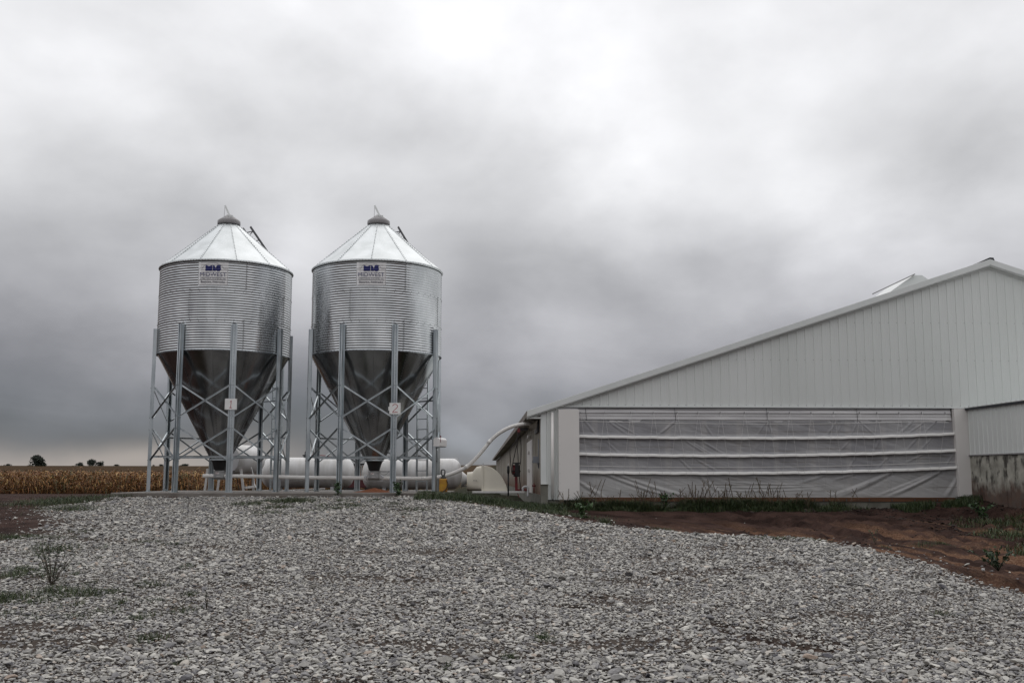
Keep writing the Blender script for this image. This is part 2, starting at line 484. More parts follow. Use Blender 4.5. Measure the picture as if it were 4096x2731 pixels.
xs = np.concatenate([-np.geomspace(2600, 22, 26), np.arange(-20, 17.01, .14), np.geomspace(19, 2600, 24)])
ys = np.concatenate([[-400, -150, -60, -25, -10, -4, 0, 3, 5, 6], np.arange(7, 30, .14), np.arange(30, 60, .8), np.geomspace(62, 3500, 60)])
GX, GY = np.meshgrid(xs, ys)
GZ = height(GX, GY)
V = np.stack([GX.ravel(), GY.ravel(), GZ.ravel()], -1)
nx_, ny_ = len(xs), len(ys)
I = np.arange(nx_ * ny_).reshape(ny_, nx_)
Fq = np.stack([I[:-1, :-1].ravel(), I[:-1, 1:].ravel(), I[1:, 1:].ravel(), I[1:, :-1].ravel()], -1)

m = bpy.data.materials.new('bare_soil'); m.use_nodes = True; nt = m.node_tree; b = nt.nodes['Principled BSDF']
tcn = N('ShaderNodeTexCoord'); sp = N('ShaderNodeSeparateXYZ'); L(tcn.outputs['Object'], sp.inputs[0])
def NZ(scale, detail=6, stretch=None, rot=0, rough=.5):
    n = N('ShaderNodeTexNoise'); n.inputs['Scale'].default_value = scale; n.inputs['Detail'].default_value = detail; n.inputs['Roughness'].default_value = rough
    if stretch:
        mp = N('ShaderNodeMapping'); mp.inputs['Scale'].default_value = stretch; mp.inputs['Rotation'].default_value = (0, 0, rot)
        L(tcn.outputs['Object'], mp.inputs[0]); L(mp.outputs[0], n.inputs['Vector'])
    else: L(tcn.outputs['Object'], n.inputs['Vector'])
    return n.outputs[0]
def MR(x, a, b_, c, d):
    n = N('ShaderNodeMapRange'); L(x, n.inputs[0])
    for i, q in enumerate((a, b_, c, d)): n.inputs[i + 1].default_value = q
    return n.outputs[0]
def MIX(f, c1, c2):
    n = N('ShaderNodeMix', data_type='RGBA')
    if isinstance(f, (int, float)): n.inputs[0].default_value = f
    else: L(f, n.inputs[0])
    for i, c in ((6, c1), (7, c2)):
        if isinstance(c, tuple): n.inputs[i].default_value = (*c, 1)
        else: L(c, n.inputs[i])
    return n.outputs[2]
soilc = MIX(MR(NZ(1.3, 8), .38, .62, 0, 1), (.026, .015, .0125), (.066, .039, .032))
sandy = MIX(MR(NZ(30, 4), .45, .62, 0, 1), (.125, .062, .036), (.23, .14, .09))
acn = M('ADD', M('MULTIPLY', sp.outputs[0], .96), M('MULTIPLY', sp.outputs[1], .28)); fln = M('SUBTRACT', M('MULTIPLY', sp.outputs[0], .28), M('MULTIPLY', sp.outputs[1], .96))
cst = N('ShaderNodeCombineXYZ'); L(M('MULTIPLY', acn, 1.25), cst.inputs[0]); L(M('MULTIPLY', fln, .16), cst.inputs[1])
nst = N('ShaderNodeTexNoise'); nst.inputs['Scale'].default_value = 1.0; nst.inputs['Detail'].default_value = 7; nst.inputs['Roughness'].default_value = .6; L(cst.outputs[0], nst.inputs['Vector'])
streak = M('MULTIPLY', MR(nst.outputs[0], .48, .56, 0, 1), M('MULTIPLY', MR(sp.outputs[0], 2.0, 5.0, 0, 1), MR(sp.outputs[1], 24.5, 22.0, 0, 1)))
c = MIX(M('MULTIPLY', streak, .85), soilc, sandy)
c = MIX(MR(NZ(9, 7), .58, .70, 0, .6), c, (.016, .010, .008))
c = MIX(MR(NZ(60, 2), .70, .74, 0, .5), c, (.26, .22, .19))
gat = N('ShaderNodeAttribute'); gat.attribute_name = 'gravel'
c = MIX(gat.outputs['Fac'], c, MIX(MR(NZ(40, 5), .4, .65, 0, 1), (.050, .038, .032), (.115, .096, .082)))
# the crop land far off
fieldc = MIX(MR(NZ(.02, 5, (1, 4, 1)), .40, .60, 0, 1), (.062, .028, .010), (.045, .028, .010))
fieldc = MIX(MR(sp.outputs[1], 430, 500, 0, 1), fieldc, (.022, .028, .012))
fieldc = MIX(MR(NZ(.6, 8), .4, .7, 0, .6), fieldc, (.05, .035, .018))
c = MIX(MR(sp.outputs[1], 95, 105, 0, 1), c, fieldc)
grn = MIX(MR(NZ(.8, 6), .4, .6, 0, 1), (.014, .017, .008), (.03, .028, .014))
c = MIX(M('MULTIPLY', MR(sp.outputs[1], 33, 40, 0, 1), MR(sp.outputs[0], -9, -5, 0, 1)), c, grn)
L(c, b.inputs['Base Color'])
b.inputs['Roughness'].default_value = .85; b.inputs['Specular IOR Level'].default_value = .04
bpn = N('ShaderNodeBump'); bpn.inputs['Strength'].default_value = 1.0; bpn.inputs['Distance'].default_value = .07
L(NZ(9, 10, None, 0, .62), bpn.inputs['Height']); L(bpn.outputs[0], b.inputs['Normal'])
MT['soil'] = m
ground = np_mesh('ground', V, Fq, MT['soil'], smooth=True)
tag(ground, kind='structure')
sdv = poly_sd(GX.ravel(), GY.ravel(), GP)
ga = ground.data.attributes.new('gravel', 'FLOAT', 'POINT')
ga.data.foreach_set('value', (sstep(.5, -.6, sdv + .8 * (fbm(GX.ravel() * 1.4, GY.ravel() * 1.4) - .46)) * (1 - .9 * rut(GX.ravel(), GY.ravel()))).astype(np.float32))

# ---------------------------------------------------------------- concrete pad
MT['concrete'] = mat('pad_concrete', (.13, .112, .098), .75, nscale=1.6, col2=(.21, .19, .17), bump=.3, bscale=30, detail=7)
mb = MB(); PX0, PX1, PY0, PY1 = -10.30, -1.72, 27.02, 31.75
mb.box(((PX0 + PX1) / 2, (PY0 + PY1) / 2, PAD_Z - .2), (PX1 - PX0, PY1 - PY0, .4))
pad = mb.build('concrete_pad', MT['concrete'], bevel=.012)
tag(pad, 'low grey concrete slab with a brown dusting under both metal bins', 'slab')

# ---------------------------------------------------------------- feed bins (local z = 0 at the pad)
BR = 1.83
Z_CB, Z_EV, Z_RT = 3.795, 6.235, 7.60      # wall foot, eave, top of roof
PIT = 0.813 / 12


def pol(r_, a_, z_=0.0): return Vector((r_ * math.cos(a_), r_ * math.sin(a_), z_))


def corr_r(z_): return BR + .0095 * math.cos(2 * PI * (z_ - Z_CB) / PIT)


def bolt(mb_, p, nrm, r_=.013, h_=.012):
    n = Vector(nrm).normalized(); x = n.cross(Vector((0, 0, 1)))
    if x.length < 1e-3: x = Vector((1, 0, 0))
    x.normalize(); y = n.cross(x); p = Vector(p)
    vs = [p + (x * math.cos(q) + y * math.sin(q)) * r_ for q in [k * PI / 3 for k in range(6)]]
    vs += [v_ + n * h_ for v_ in vs]
    mb_.add(vs, [(6, 7, 8, 9, 10, 11)] + [(k, (k + 1) % 6, (k + 1) % 6 + 6, k + 6) for k in range(6)])


bin0 = thing('feed_bin', 'corrugated steel feed bin on the left, nearest the corn field, its leg board reading 1', 'feed bin', (-8.205, 29.49, PAD_Z),
             'corrugated feed bins on the concrete slab', world=False)
# wall
mb = MB(); mb.smooth = True
nr, nc = 36 * 8, 160
prof = [(corr_r(Z_CB + i * PIT / 8), Z_CB + i * PIT / 8) for i in range(nr + 1)]
mb.lathe(prof, nc)
mb.cur = 1; mb.smooth = False
for k in range(1, 3):
    for j in range(48):
        a_ = 2 * PI * j / 48; z_ = Z_CB + .813 * k
        bolt(mb, pol(BR + .008, a_, z_), pol(1, a_), .010)
for ring, a0s in ((2, (-58, -153, 32, 122)), (1, (-106, -16, 74, 164)), (0, (-59, -152, 31, 121))):
    for a_ in a0s:
        a_ = math.radians(a_)
        for k in range(12):
            bolt(mb, pol(BR + .006, a_, Z_CB + .813 * ring + (k + .5) * PIT + PIT / 2), pol(1, a_), .012)
mb.cur = 0
for ring, a0s in ((2, (-58, -153, 32, 122)), (1, (-106, -16, 74, 164)), (0, (-59, -152, 31, 121))):
    for a_ in a0s:   # overlapping sheet edge standing a little proud
        a_ = math.radians(a_); n_ = 12 * 8
        vs = []
        for i in range(n_ + 1):
            z_ = Z_CB + .813 * ring + i * PIT / 8; rr = corr_r(z_) + .004
            vs += [pol(rr, a_, z_), pol(rr - .003, a_ + .035, z_)]
        mb.smooth = True; mb.add(vs, [(2 * i, 2 * i + 1, 2 * i + 3, 2 * i + 2) for i in range(n_)])
mb.build('wall', [MT['galv'], MT['bolt']], bin0, fix=False)
# eave ring
mb = MB(); mb.lathe([(BR + .012, Z_EV - .035), (BR + .035, Z_EV - .03), (BR + .038, Z_EV + .012), (BR - .03, Z_EV + .03)], 128)
mb.cur = 1
for j in range(140):
    a_ = 2 * PI * j / 140; bolt(mb, pol(BR + .036, a_, Z_EV - .01), pol(1, a_), .009, .007)
mb.build('eave_ring', [MT['galv_roof'], MT['bolt']], bin0)
# roof of twelve sheets
mb = MB(); mb.smooth = True
RT = .29
for k in range(12):
    a0, a1 = k * PI / 6, (k + 1) * PI / 6
    cu = 10; rows = 6; vs = []
    for i in range(rows + 1):
        t_ = i / rows; r_ = BR + .03 + (RT - BR - .03) * t_; z_ = Z_EV + .018 + (Z_RT - Z_EV) * t_
        for j in range(cu + 1):
            a_ = a0 + (a1 - a0) * j / cu
            flat = math.cos(PI / 12) / math.cos(a_ - (a0 + a1) / 2)
            rr = r_ * (1 + (flat - 1) * .9 * min(1, t_ * 3 + .0))
            vs.append(pol(rr, a_, z_ + .004 * math.sin(j / cu * PI)))
    mb.add(vs, [(i * (cu + 1) + j, i * (cu + 1) + j + 1, (i + 1) * (cu + 1) + j + 1, (i + 1) * (cu + 1) + j) for i in range(rows) for j in range(cu)])
mb.smooth = False
sl = Vector((-(BR + .03 - RT), 0, Z_RT - Z_EV)).normalized()
nn = Vector((Z_RT - Z_EV, 0, BR + .03 - RT)).normalized()
for k in range(12):
    a_ = k * PI / 6; R_ = Matrix.Rotation(a_, 3, 'Z')
    p0 = R_ @ Vector((BR + .03, 0, Z_EV + .018)); p1 = R_ @ Vector((RT, 0, Z_RT + .018)); n_ = R_ @ nn
    mb.cur = 0; mb.bar(p0 + n_ * .003, p1 + n_ * .003, .045, .006, up=n_)
    mb.cur = 1
    for j in range(24):
        q = p0.lerp(p1, (j + .5) / 24); bolt(mb, q + n_ * .006, n_, .010, .010)
roof0 = mb.build('roof', [MT['galv_roof'], MT['bolt']], bin0, fix=False)
roof0.rotation_euler.z = math.radians(-8 + 8)
# lid
mb = MB()
mb.lathe([(RT - .01, Z_RT - .03), (RT - .01, Z_RT + .05)], 40)
mb.build('roof_collar', MT['galv_leg'], bin0)
mb = MB(); mb.smooth = True
mb.lathe([(.27, Z_RT + .03), (.315, Z_RT + .03), (.325, Z_RT + .05), (.322, Z_RT + .14), (.30, Z_RT + .165), (.16, Z_RT + .26), (.07, Z_RT + .33), (0.001, Z_RT + .345)], 40)
lid = mb.build('lid', MT['cap_grey'], bin0, fix=False)
mb = MB()
mb.bar(pol(.16, -1.15, Z_RT + .24), pol(.06, -1.9, Z_RT + .60) + Vector((-.10, 0, 0)), .05, .015, up=(0, -1, .3))
mb.box(pol(.17, -1.05, Z_RT + .22), (.09, .10, .12), rz=-1.1)
mb.build('lid_lever', MT['trim'], lid)
mb = MB(); mb.tube([pol(.06, -1.9, Z_RT + .59) + Vector((-.10, 0, 0)), pol(.17, -2.3, Z_RT + .24)], .004, 6)
mb.build('lid_wire', MT['steel_dark'], lid)
# hopper with lapped sheets
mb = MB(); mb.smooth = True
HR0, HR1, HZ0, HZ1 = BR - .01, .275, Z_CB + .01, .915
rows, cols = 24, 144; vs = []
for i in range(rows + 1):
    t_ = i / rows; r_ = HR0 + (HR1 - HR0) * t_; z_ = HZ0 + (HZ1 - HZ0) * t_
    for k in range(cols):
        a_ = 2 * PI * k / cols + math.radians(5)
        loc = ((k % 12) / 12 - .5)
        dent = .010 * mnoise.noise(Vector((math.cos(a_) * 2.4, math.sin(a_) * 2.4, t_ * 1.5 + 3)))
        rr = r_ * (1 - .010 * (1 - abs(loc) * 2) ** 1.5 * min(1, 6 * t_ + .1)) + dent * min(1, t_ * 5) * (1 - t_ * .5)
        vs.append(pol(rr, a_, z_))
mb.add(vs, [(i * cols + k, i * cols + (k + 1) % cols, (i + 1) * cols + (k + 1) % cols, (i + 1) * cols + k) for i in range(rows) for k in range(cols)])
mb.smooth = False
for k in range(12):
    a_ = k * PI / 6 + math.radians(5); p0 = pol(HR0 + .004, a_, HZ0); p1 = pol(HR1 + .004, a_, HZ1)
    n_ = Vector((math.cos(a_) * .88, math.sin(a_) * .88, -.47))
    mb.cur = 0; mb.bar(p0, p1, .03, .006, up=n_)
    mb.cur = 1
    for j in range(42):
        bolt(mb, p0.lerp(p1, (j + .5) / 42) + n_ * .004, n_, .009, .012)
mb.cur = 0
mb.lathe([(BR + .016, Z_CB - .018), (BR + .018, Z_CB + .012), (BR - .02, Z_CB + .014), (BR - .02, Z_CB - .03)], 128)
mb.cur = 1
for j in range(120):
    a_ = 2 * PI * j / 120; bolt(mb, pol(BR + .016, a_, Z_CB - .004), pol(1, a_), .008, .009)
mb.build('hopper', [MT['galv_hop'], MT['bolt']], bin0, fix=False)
# collar, boot, unloader
mb = MB()
mb.lathe([(.262, .90), (.268, .965), (.275, .97)], 40)
mb.lathe([(.255, .865), (.278, .865), (.278, .885), (.255, .885), (.262, .90), (.278, .905), (.278, .915), (.25, .92)], 40)
mb.build('hopper_collar', MT['galv_leg'], bin0)
mb = MB(); mb.smooth = True; vs = []; n_ = 40
for i in range(11):
    t_ = i / 10
    for k in range(n_):
        a_ = 2 * PI * k / n_; sq = .135 / max(abs(math.cos(a_)), abs(math.sin(a_)))
        e = t_ ** .7; vs.append(pol(.250 * (1 - e) + min(sq, .175) * e, a_, .868 - t_ * .30))
mb.add(vs, [(i * n_ + k, i * n_ + (k + 1) % n_, (i + 1) * n_ + (k + 1) % n_, (i + 1) * n_ + k) for i in range(10) for k in range(n_)])
mb.build('boot', MT['black'], bin0, fix=False)
un = MB(); un.box((0, 0, .47), (.28, .26, .17)); un.box((0, 0, .570), (.31, .30, .02))
un.tube([(-.16, 0, .405), (.16, 0, .405)], .075, 20)
unl = un.build('unloader', MT['cast'], bin0, bevel=.006)
lb = MB(); lb.box((-.02, -.1335, .585), (.22, .004, .035)); lb.box((-.03, -.132, .51), (.10, .003, .05)); lb.box((0.0, -.132, .425), (.11, .006, .012))
lb.build('label_plate', MT['tank'], unl)
lb = MB()
lb.add([(-.075, -.134, .495), (-.045, -.134, .495), (-.06, -.134, .52)], [(0, 1, 2)]); lb.box((-.02, -.1345, .522), (.04, .002, .008))
lb.build('warning_mark', MT['red_ink'], unl)
lb = MB(); lb.tube([(.0, -.02, .575), (.42, -.10, .572)], .010, 8); lb.box((.43, -.10, .572), (.03, .02, .03))
lb.tube([(.16, -.06, .56), (.22, -.08, .50), (.28, -.09, .475), (.36, -.10, .50), (.41, -.10, .56)], .005, 6)
lb.build('slide_rod', MT['steel_dark'], unl)
# legs
PH = math.radians(-157)
hat = [(-.085, 0), (-.052, 0), (-.043, .085), (-.016, .085), (-.012, .055), (.012, .055), (.016, .085), (.043, .085), (.052, 0), (.085, 0),
       (.085, -.005), (.048, -.005), (.039, .079), (.020, .079), (.016, .049), (-.016, .049), (-.020, .079), (-.039, .079), (-.048, -.005), (-.085, -.005)]
LEGR = BR + .018
leg_me = None
LEGA = [PH + k * PI / 4 for k in range(8)]
for k, a_ in enumerate(LEGA):
    if leg_me is None:
        mb = MB()
        n_ = len(hat); vs = [Vector((LEGR + d_, t_, z_)) for z_ in (.012, 4.49) for t_, d_ in hat]
        mb.add(vs, [(i, (i + 1) % n_, (i + 1) % n_ + n_, i + n_) for i in range(n_)])
        # end faces as strips so that no face is concave
        h_ = n_ // 2
        for z0 in (0, n_):
            for i in range(h_ - 1): mb.f.append((z0 + i, z0 + i + 1, z0 + n_ - 2 - i, z0 + n_ - 1 - i)); mb.mi.append(0); mb.sm.append(False)
        mb.box((LEGR + .035, 0, .006), (.17, .21, .012))
        mb.box((LEGR + .03, .0, .04), (.012, .18, .05))
        mb.cur = 1
        for j in range(46):
            z_ = .12 + j * .097; bolt(mb, (LEGR + .055, 0, z_), (1, 0, 0), .007, .006)
        for z_ in (.86, 1.69, 2.02, 2.84):
            for t_ in (-.029, .029): bolt(mb, (LEGR + .085, t_, z_), (1, 0, 0), .010, .010)
        lg = mb.build('leg', [MT['galv_leg'], MT['bolt']], bin0, bevel=0); leg_me = lg.data
    else:
        lg = bpy.data.objects.new('leg', leg_me); COL.objects.link(lg); lg.parent = bin0
    lg.rotation_euler.z = a_
# braces: one X in each of two tiers between neighbouring legs
RB = LEGR + .03
half = RB * math.sin(PI / 8); dist = RB * math.cos(PI / 8)
brace_me = {}
for k in range(8):
    am = LEGA[k] + PI / 8
    for tier, (zb, zt) in enumerate(((.85, 1.70), (2.00, 2.85))):
        for s_ in (-1, 1):
            key = (tier, s_)
            if key not in brace_me:
                mb = MB(); o_ = .012 * s_
                a3 = Vector((dist + o_, -s_ * (half - .05), zb)); b3 = Vector((dist + o_, s_ * (half - .05), zt))
                mb.bar(a3, b3, .006, .042, up=(0, 0, 1)); d3 = (b3 - a3).normalized(); up3 = Vector((1, 0, 0)).cross(d3)
                if up3.z < 0: up3 = -up3
                mb.bar(a3 + Vector((-.018 if s_ < 0 else .018, 0, 0)) + up3 * .018, b3 + Vector((-.018 if s_ < 0 else .018, 0, 0)) + up3 * .018, .030, .005, up=up3)
                br = mb.build('brace', MT['galv_leg'], bin0); brace_me[key] = br.data
            else:
                br = bpy.data.objects.new('brace', brace_me[key]); COL.objects.link(br); br.parent = bin0
            br.rotation_euler.z = am


def rail(a3, b3, hh=.05):
    mb = MB(); mb.bar(a3, b3, .006, hh); d3 = (Vector(b3) - Vector(a3)).normalized(); x3 = d3.cross(Vector((0, 0, 1)))
    mb.bar(Vector(a3) + x3 * .022 + Vector((0, 0, hh / 2)), Vector(b3) + x3 * .022 + Vector((0, 0, hh / 2)), .04, .005)
    return mb.build('rail', MT['galv_leg'], bin0)


rail(pol(RB - .05, LEGA[0], .955), pol(RB - .05, LEGA[3], .955))
rail(pol(RB - .05, LEGA[7], .955), pol(RB - .05, LEGA[4], .955))
rail(pol(RB - .04, LEGA[7], 1.52), pol(RB - .04, LEGA[6], 1.52), .04)
rail(pol(RB - .04, LEGA[5], 1.52), pol(RB - .04, LEGA[4], 1.52), .04)
rail(pol(RB - .04, LEGA[5], 2.62), pol(RB - .04, LEGA[4], 2.62), .04)
# ladder at the back right, and its continuation on the roof
LA = math.radians(53); RL = BR + .17; tg = Vector((-math.sin(LA), math.cos(LA), 0))
mb = MB(); c_ = pol(RL, LA)
for s_ in (-1, 1): mb.bar(c_ + tg * .205 * s_ + Vector((0, 0, .0)), c_ + tg * .205 * s_ + Vector((0, 0, 6.5)), .032, .055, up=(math.cos(LA), math.sin(LA), 0))
for j in range(20):
    z_ = .30 + j * .305; mb.bar(c_ - tg * .2 + Vector((0, 0, z_)), c_ + tg * .2 + Vector((0, 0, z_)), .022, .022)
for z_ in (4.2, 5.2, 6.0):
    for s_ in (-1, 1): mb.bar(c_ + tg * .2 * s_ + Vector((0, 0, z_)), pol(BR, LA, z_) + tg * .2 * s_, .03, .01)
mb.build('ladder', MT['galv_leg'], bin0)
mb = MB(); R_ = Matrix.Rotation(LA, 3, 'Z'); n_ = R_ @ nn
p0 = R_ @ Vector((BR + .12, 0, Z_EV - .02)) + n_ * .15; p1 = R_ @ Vector((RT + .20, 0, Z_RT - .08)) + n_ * .22
for s_ in (-1, 1): mb.bar(p0 + tg * .17 * s_, p1 + tg * .17 * s_, .022, .06, up=n_)
for j in range(6): q = p0.lerp(p1, (j + .5) / 6); mb.bar(q - tg * .17, q + tg * .17, .022, .022)
for t_ in (.25, .92):
    q = p0.lerp(p1, t_)
    for s_ in (-1, 1): mb.bar(q + tg * .17 * s_, q + tg * .17 * s_ - n_ * .16, .02, .02, up=tg)
mb.build('roof_ladder', MT['steel_dark'], bin0)


# sticker with writing, following the corrugation
def wrap(me_or_bm, off, az):
    for v_ in me_or_bm.verts:
        x, z_ = v_.co.x, v_.co.z; a_ = az + x / BR
        rr = corr_r(z_) * .55 + (BR + .0075) * .45 + off
        v_.co = pol(rr, a_, z_)


def text_bm(s_, size, x, z_, width=None, bold=0.0, shear=0.0):
    cu = bpy.data.curves.new('t', 'FONT'); cu.body = s_; cu.size = size; cu.align_x = 'CENTER'; cu.offset = bold; cu.shear = shear
    ob = bpy.data.objects.new('t', cu); COL.objects.link(ob)
    dg = bpy.context.evaluated_depsgraph_get(); me = bpy.data.meshes.new_from_object(ob.evaluated_get(dg))
    bm = bmesh.new(); bm.from_mesh(me); bpy.data.objects.remove(ob); bpy.data.meshes.remove(me)
    xs_ = [v_.co.x for v_ in bm.verts]; w_ = max(xs_) - min(xs_); k = (width / w_) if width else 1.0
    mx = (max(xs_) + min(xs_)) / 2
    for v_ in bm.verts: v_.co = Vector(((v_.co.x - mx) * k + x, 0, v_.co.y + z_))
    return bm


def slice_bm(bm, x0, x1, z0, z1):
    for z_ in np.arange(z0, z1, PIT / 6):
        bmesh.ops.bisect_plane(bm, geom=bm.verts[:] + bm.edges[:] + bm.faces[:], plane_co=(0, 0, z_), plane_no=(0, 0, 1))
    for x in np.arange(x0, x1, .08):
        bmesh.ops.bisect_plane(bm, geom=bm.verts[:] + bm.edges[:] + bm.faces[:], plane_co=(x, 0, 0), plane_no=(1, 0, 0))


def bm_obj(bm, name, material, parent):
    me = bpy.data.meshes.new(name); bm.to_mesh(me); bm.free(); me.materials.append(material)
    o = bpy.data.objects.new(name, me); COL.objects.link(o); o.parent = parent
    return o


STA = math.radians(-86)
SZ1 = Z_EV - .072; SZ0 = SZ1 - .635; SW = .40
bm = bmesh.new(); vs = [bm.verts.new(p) for p in ((-SW, 0, SZ0), (SW, 0, SZ0), (SW, 0, SZ1), (-SW, 0, SZ1))]; bm.faces.new(vs)
slice_bm(bm, -SW, SW, SZ0, SZ1); wrap(bm, .0015, STA)
stk = bm_obj(bm, 'sticker', MT['sticker'], bin0)
for p in stk.data.polygons: p.use_smooth = True


def kpx(x, y):   # sticker drawing units: 1360 wide, 1040 high, origin top left
    return ((x / 1360 - .5) * 2 * SW, 0, SZ1 - y / 1040 * (SZ1 - SZ0))


bm = bmesh.new()
logo = [[(330, 130), (490, 190), (640, 130), (640, 395), (555, 395), (540, 320), (525, 395), (425, 395), (410, 320), (395, 395), (330, 395)],
        [(665, 130), (755, 180), (755, 305), (795, 305), (775, 345), (800, 395), (665, 395)]]
for poly in logo:
    f = bm.faces.new([bm.verts.new(kpx(*p)) for p in poly]); bmesh.ops.triangulate(bm, faces=[f])
S_ = [(1030, 170), (1000, 135), (930, 120), (870, 130), (825, 165), (815, 210), (840, 255), (865, 285), (790, 320), (815, 370), (860, 400), (920, 410), (980, 395), (1020, 355), (1030, 300), (1015, 260), (985, 225)]
f = bm.faces.new([bm.verts.new(kpx(*p)) for p in S_]); bmesh.ops.triangulate(bm, faces=[f])
t1 = text_bm('MIDWEST', .158, 0, kpx(0, 640)[2], .70, -.0015)
me_ = bpy.data.meshes.new('x'); t1.to_mesh(me_); t1.free(); bm.from_mesh(me_); bpy.data.meshes.remove(me_)
slice_bm(bm, -SW, SW, SZ0, SZ1); wrap(bm, .009, STA)
bm_obj(bm, 'logo', MT['navy'], stk)
bm = bmesh.new()
for s_, sz, yy, wd, bo in (('LIVESTOCK SYSTEMS, Inc.', .062, 765, .68, .0), ('Beatrice, Nebraska', .075, 925, .64, .0005)):
    t1 = text_bm(s_, sz, 0, kpx(0, yy)[2], wd, bo); me_ = bpy.data.meshes.new('x'); t1.to_mesh(me_); t1.free(); bm.from_mesh(me_); bpy.data.meshes.remove(me_)


def line(pts, wd=.0045):
    P = [Vector(kpx(*p)) for p in pts]
    for a3, b3 in zip(P[:-1], P[1:]):
        d3 = (b3 - a3).normalized(); n3 = Vector((-d3.z, 0, d3.x)) * wd / 2
        bm.faces.new([bm.verts.new(q) for q in (a3 - n3 - d3 * wd / 3, b3 - n3 + d3 * wd / 3, b3 + n3 + d3 * wd / 3, a3 + n3 - d3 * wd / 3)])


arc = [(665 + 470 * math.sin(q), 315 - 275 * math.cos(q)) for q in np.linspace(-1.45, 1.45, 16)]
line([(20, 1010), (20, 285), (200, 285)] + arc + [(1140, 285), (1340, 285), (1340, 1010), (20, 1010)])
line([(60, 800), (1280, 800)], .006)
slice_bm(bm, -SW, SW, SZ0, SZ1); wrap(bm, .008, STA)
bm_obj(bm, 'fine_print', MT['ink'], stk)

# copy the bin for number two


def copy_tree(o, parent=None):
    c_ = o.copy(); COL.objects.link(c_)
    if parent is not None: c_.parent = parent
    for ch in [q for q in bpy.data.objects if q.parent == o]: copy_tree(ch, c_)
    return c_


bin1 = copy_tree(bin0); bin1.location = (-3.861, 29.43, PAD_Z - .013)
tag(bin1, 'corrugated steel feed bin nearest the barn, with the mailbox on its right leg')
for ch in bin1.children:
    if ch.name.startswith('roof') and 'ladder' not in ch.name and 'collar' not in ch.name: ch.rotation_euler.z = math.radians(2)
    if ch.name.startswith('sticker'): ch.rotation_euler.z = math.radians(-2)
for ch in bin0.children:
    if ch.name == 'roof': ch.rotation_euler.z = math.radians(-7)
# small painted figure on the second hopper
q = at(1479, 1668, 28.55); bl = q - bin1.location
tz = bl.z; a_ = math.radians(-96); rr = HR0 + (HR1 - HR0) * (HZ0 - tz) / (HZ0 - HZ1)
n_ = Vector((math.cos(a_) * .88, math.sin(a_) * .88, -.47)); tx = Vector((-math.sin(a_), math.cos(a_), 0)); tu = n_.cross(tx)
if tu.z < 0: tu = -tu
c3 = pol(rr, a_, tz) + n_ * .006
mb = MB(); mb.add([c3 + tx * x + tu * z_ for x, z_ in ((-.04, -.055), (.04, -.055), (.04, .055), (-.04, .055))], [(0, 1, 2, 3)])
dc = mb.build('number_sticker', MT['galv_leg'], bin1)
t1 = text_bm('2', .13, 0, -.046, None, .003)
for v_ in t1.verts: v_.co = c3 + n_ * .004 + tx * v_.co.x + tu * v_.co.z
bm_obj(t1, 'number', MT['black_ink'], dc)

# ---------------------------------------------------------------- number boards
def ribbon(mb_, pts, wd, O, ux, uz, nrm):
    P = [O + ux * p[0] + uz * p[1] for p in pts]
    for i in range(len(P)):
        pass
    n = len(P); vs = []
    for i, p in enumerate(P):
        d3 = (P[min(i + 1, n - 1)] - P[max(i - 1, 0)]).normalized(); s3 = d3.cross(nrm) * wd / 2
        vs += [p - s3, p + s3]
    mb_.add(vs, [(2 * i, 2 * i + 1, 2 * i + 3, 2 * i + 2) for i in range(n - 1)])


def board(px, py, bin_, leg_i, wd, hh, strokes, label, tab):
    a_ = LEGA[leg_i]; rc = LEGR + .095
    c3 = bin_.location + pol(rc, a_); z_ = at(px, py, c3.y).z
    c3 = Vector((at(px, py, c3.y).x, c3.y, z_))
    # faces the camera side, turned slightly like its leg
    yaw = math.radians(12) if leg_i == 2 else 0
    ux = Vector((math.cos(yaw * .5), math.sin(yaw * .5), 0)); nrm = Vector((ux.y, -ux.x, 0)); uz = Vector((0, 0, 1))
    root = thing('number_board', label, 'sign', c3, 'numbered boards on the bin legs')
    mb = MB(); mt = Matrix((ux, -nrm, uz)).transposed(); mb.box(c3, (wd, .018, hh), mtx=mt)
    if tab: mb.box(c3 - ux * (wd / 2 + .012) + Vector((0, 0, 0)), (.03, .012, .10), mtx=mt)
    build(mb, 'board', MT['white_board'], root, bevel=.003)
    mb = MB()
    for st in strokes: ribbon(mb, [(x * wd, z * hh) for x, z in st], .016, c3 + nrm * .0105, ux, uz, nrm)
    build(mb, 'number', MT['red_ink'], root, fix=False)
    for sx in (-1, 1):
        for sz in (-1, 1):
            mb = MB(); bolt(mb, c3 + ux * sx * wd * .44 + uz * sz * hh * .43 + nrm * .009, nrm, .006, .004)
            build(mb, 'screw', MT['bolt'], root)


one = [[(-.08, .20), (-.03, .24), (.03, .33)], [(.03, .33), (.02, .1), (.0, -.12), (-.01, -.32)], [(-.12, -.31), (-.01, -.33), (.10, -.32)]]
two = [[(-.22, .22), (-.16, .33), (-.02, .38), (.12, .36), (.22, .26), (.22, .14), (.12, .02), (-.02, -.10), (-.14, -.22), (-.2, -.33), (-.18, -.38)], [(-.20, -.36), (-.08, -.34), (.08, -.31), (.24, -.33)]]
board(923.5, 1616, bin0, 2, .315, .295, one, 'white board with a straight red stroke numeral on the bin nearest the corn', False)
board(1580, 1633.5, bin1, 2, .295, .300, two, 'white board with a side tab and curved red numeral on the bin nearest the barn', True)

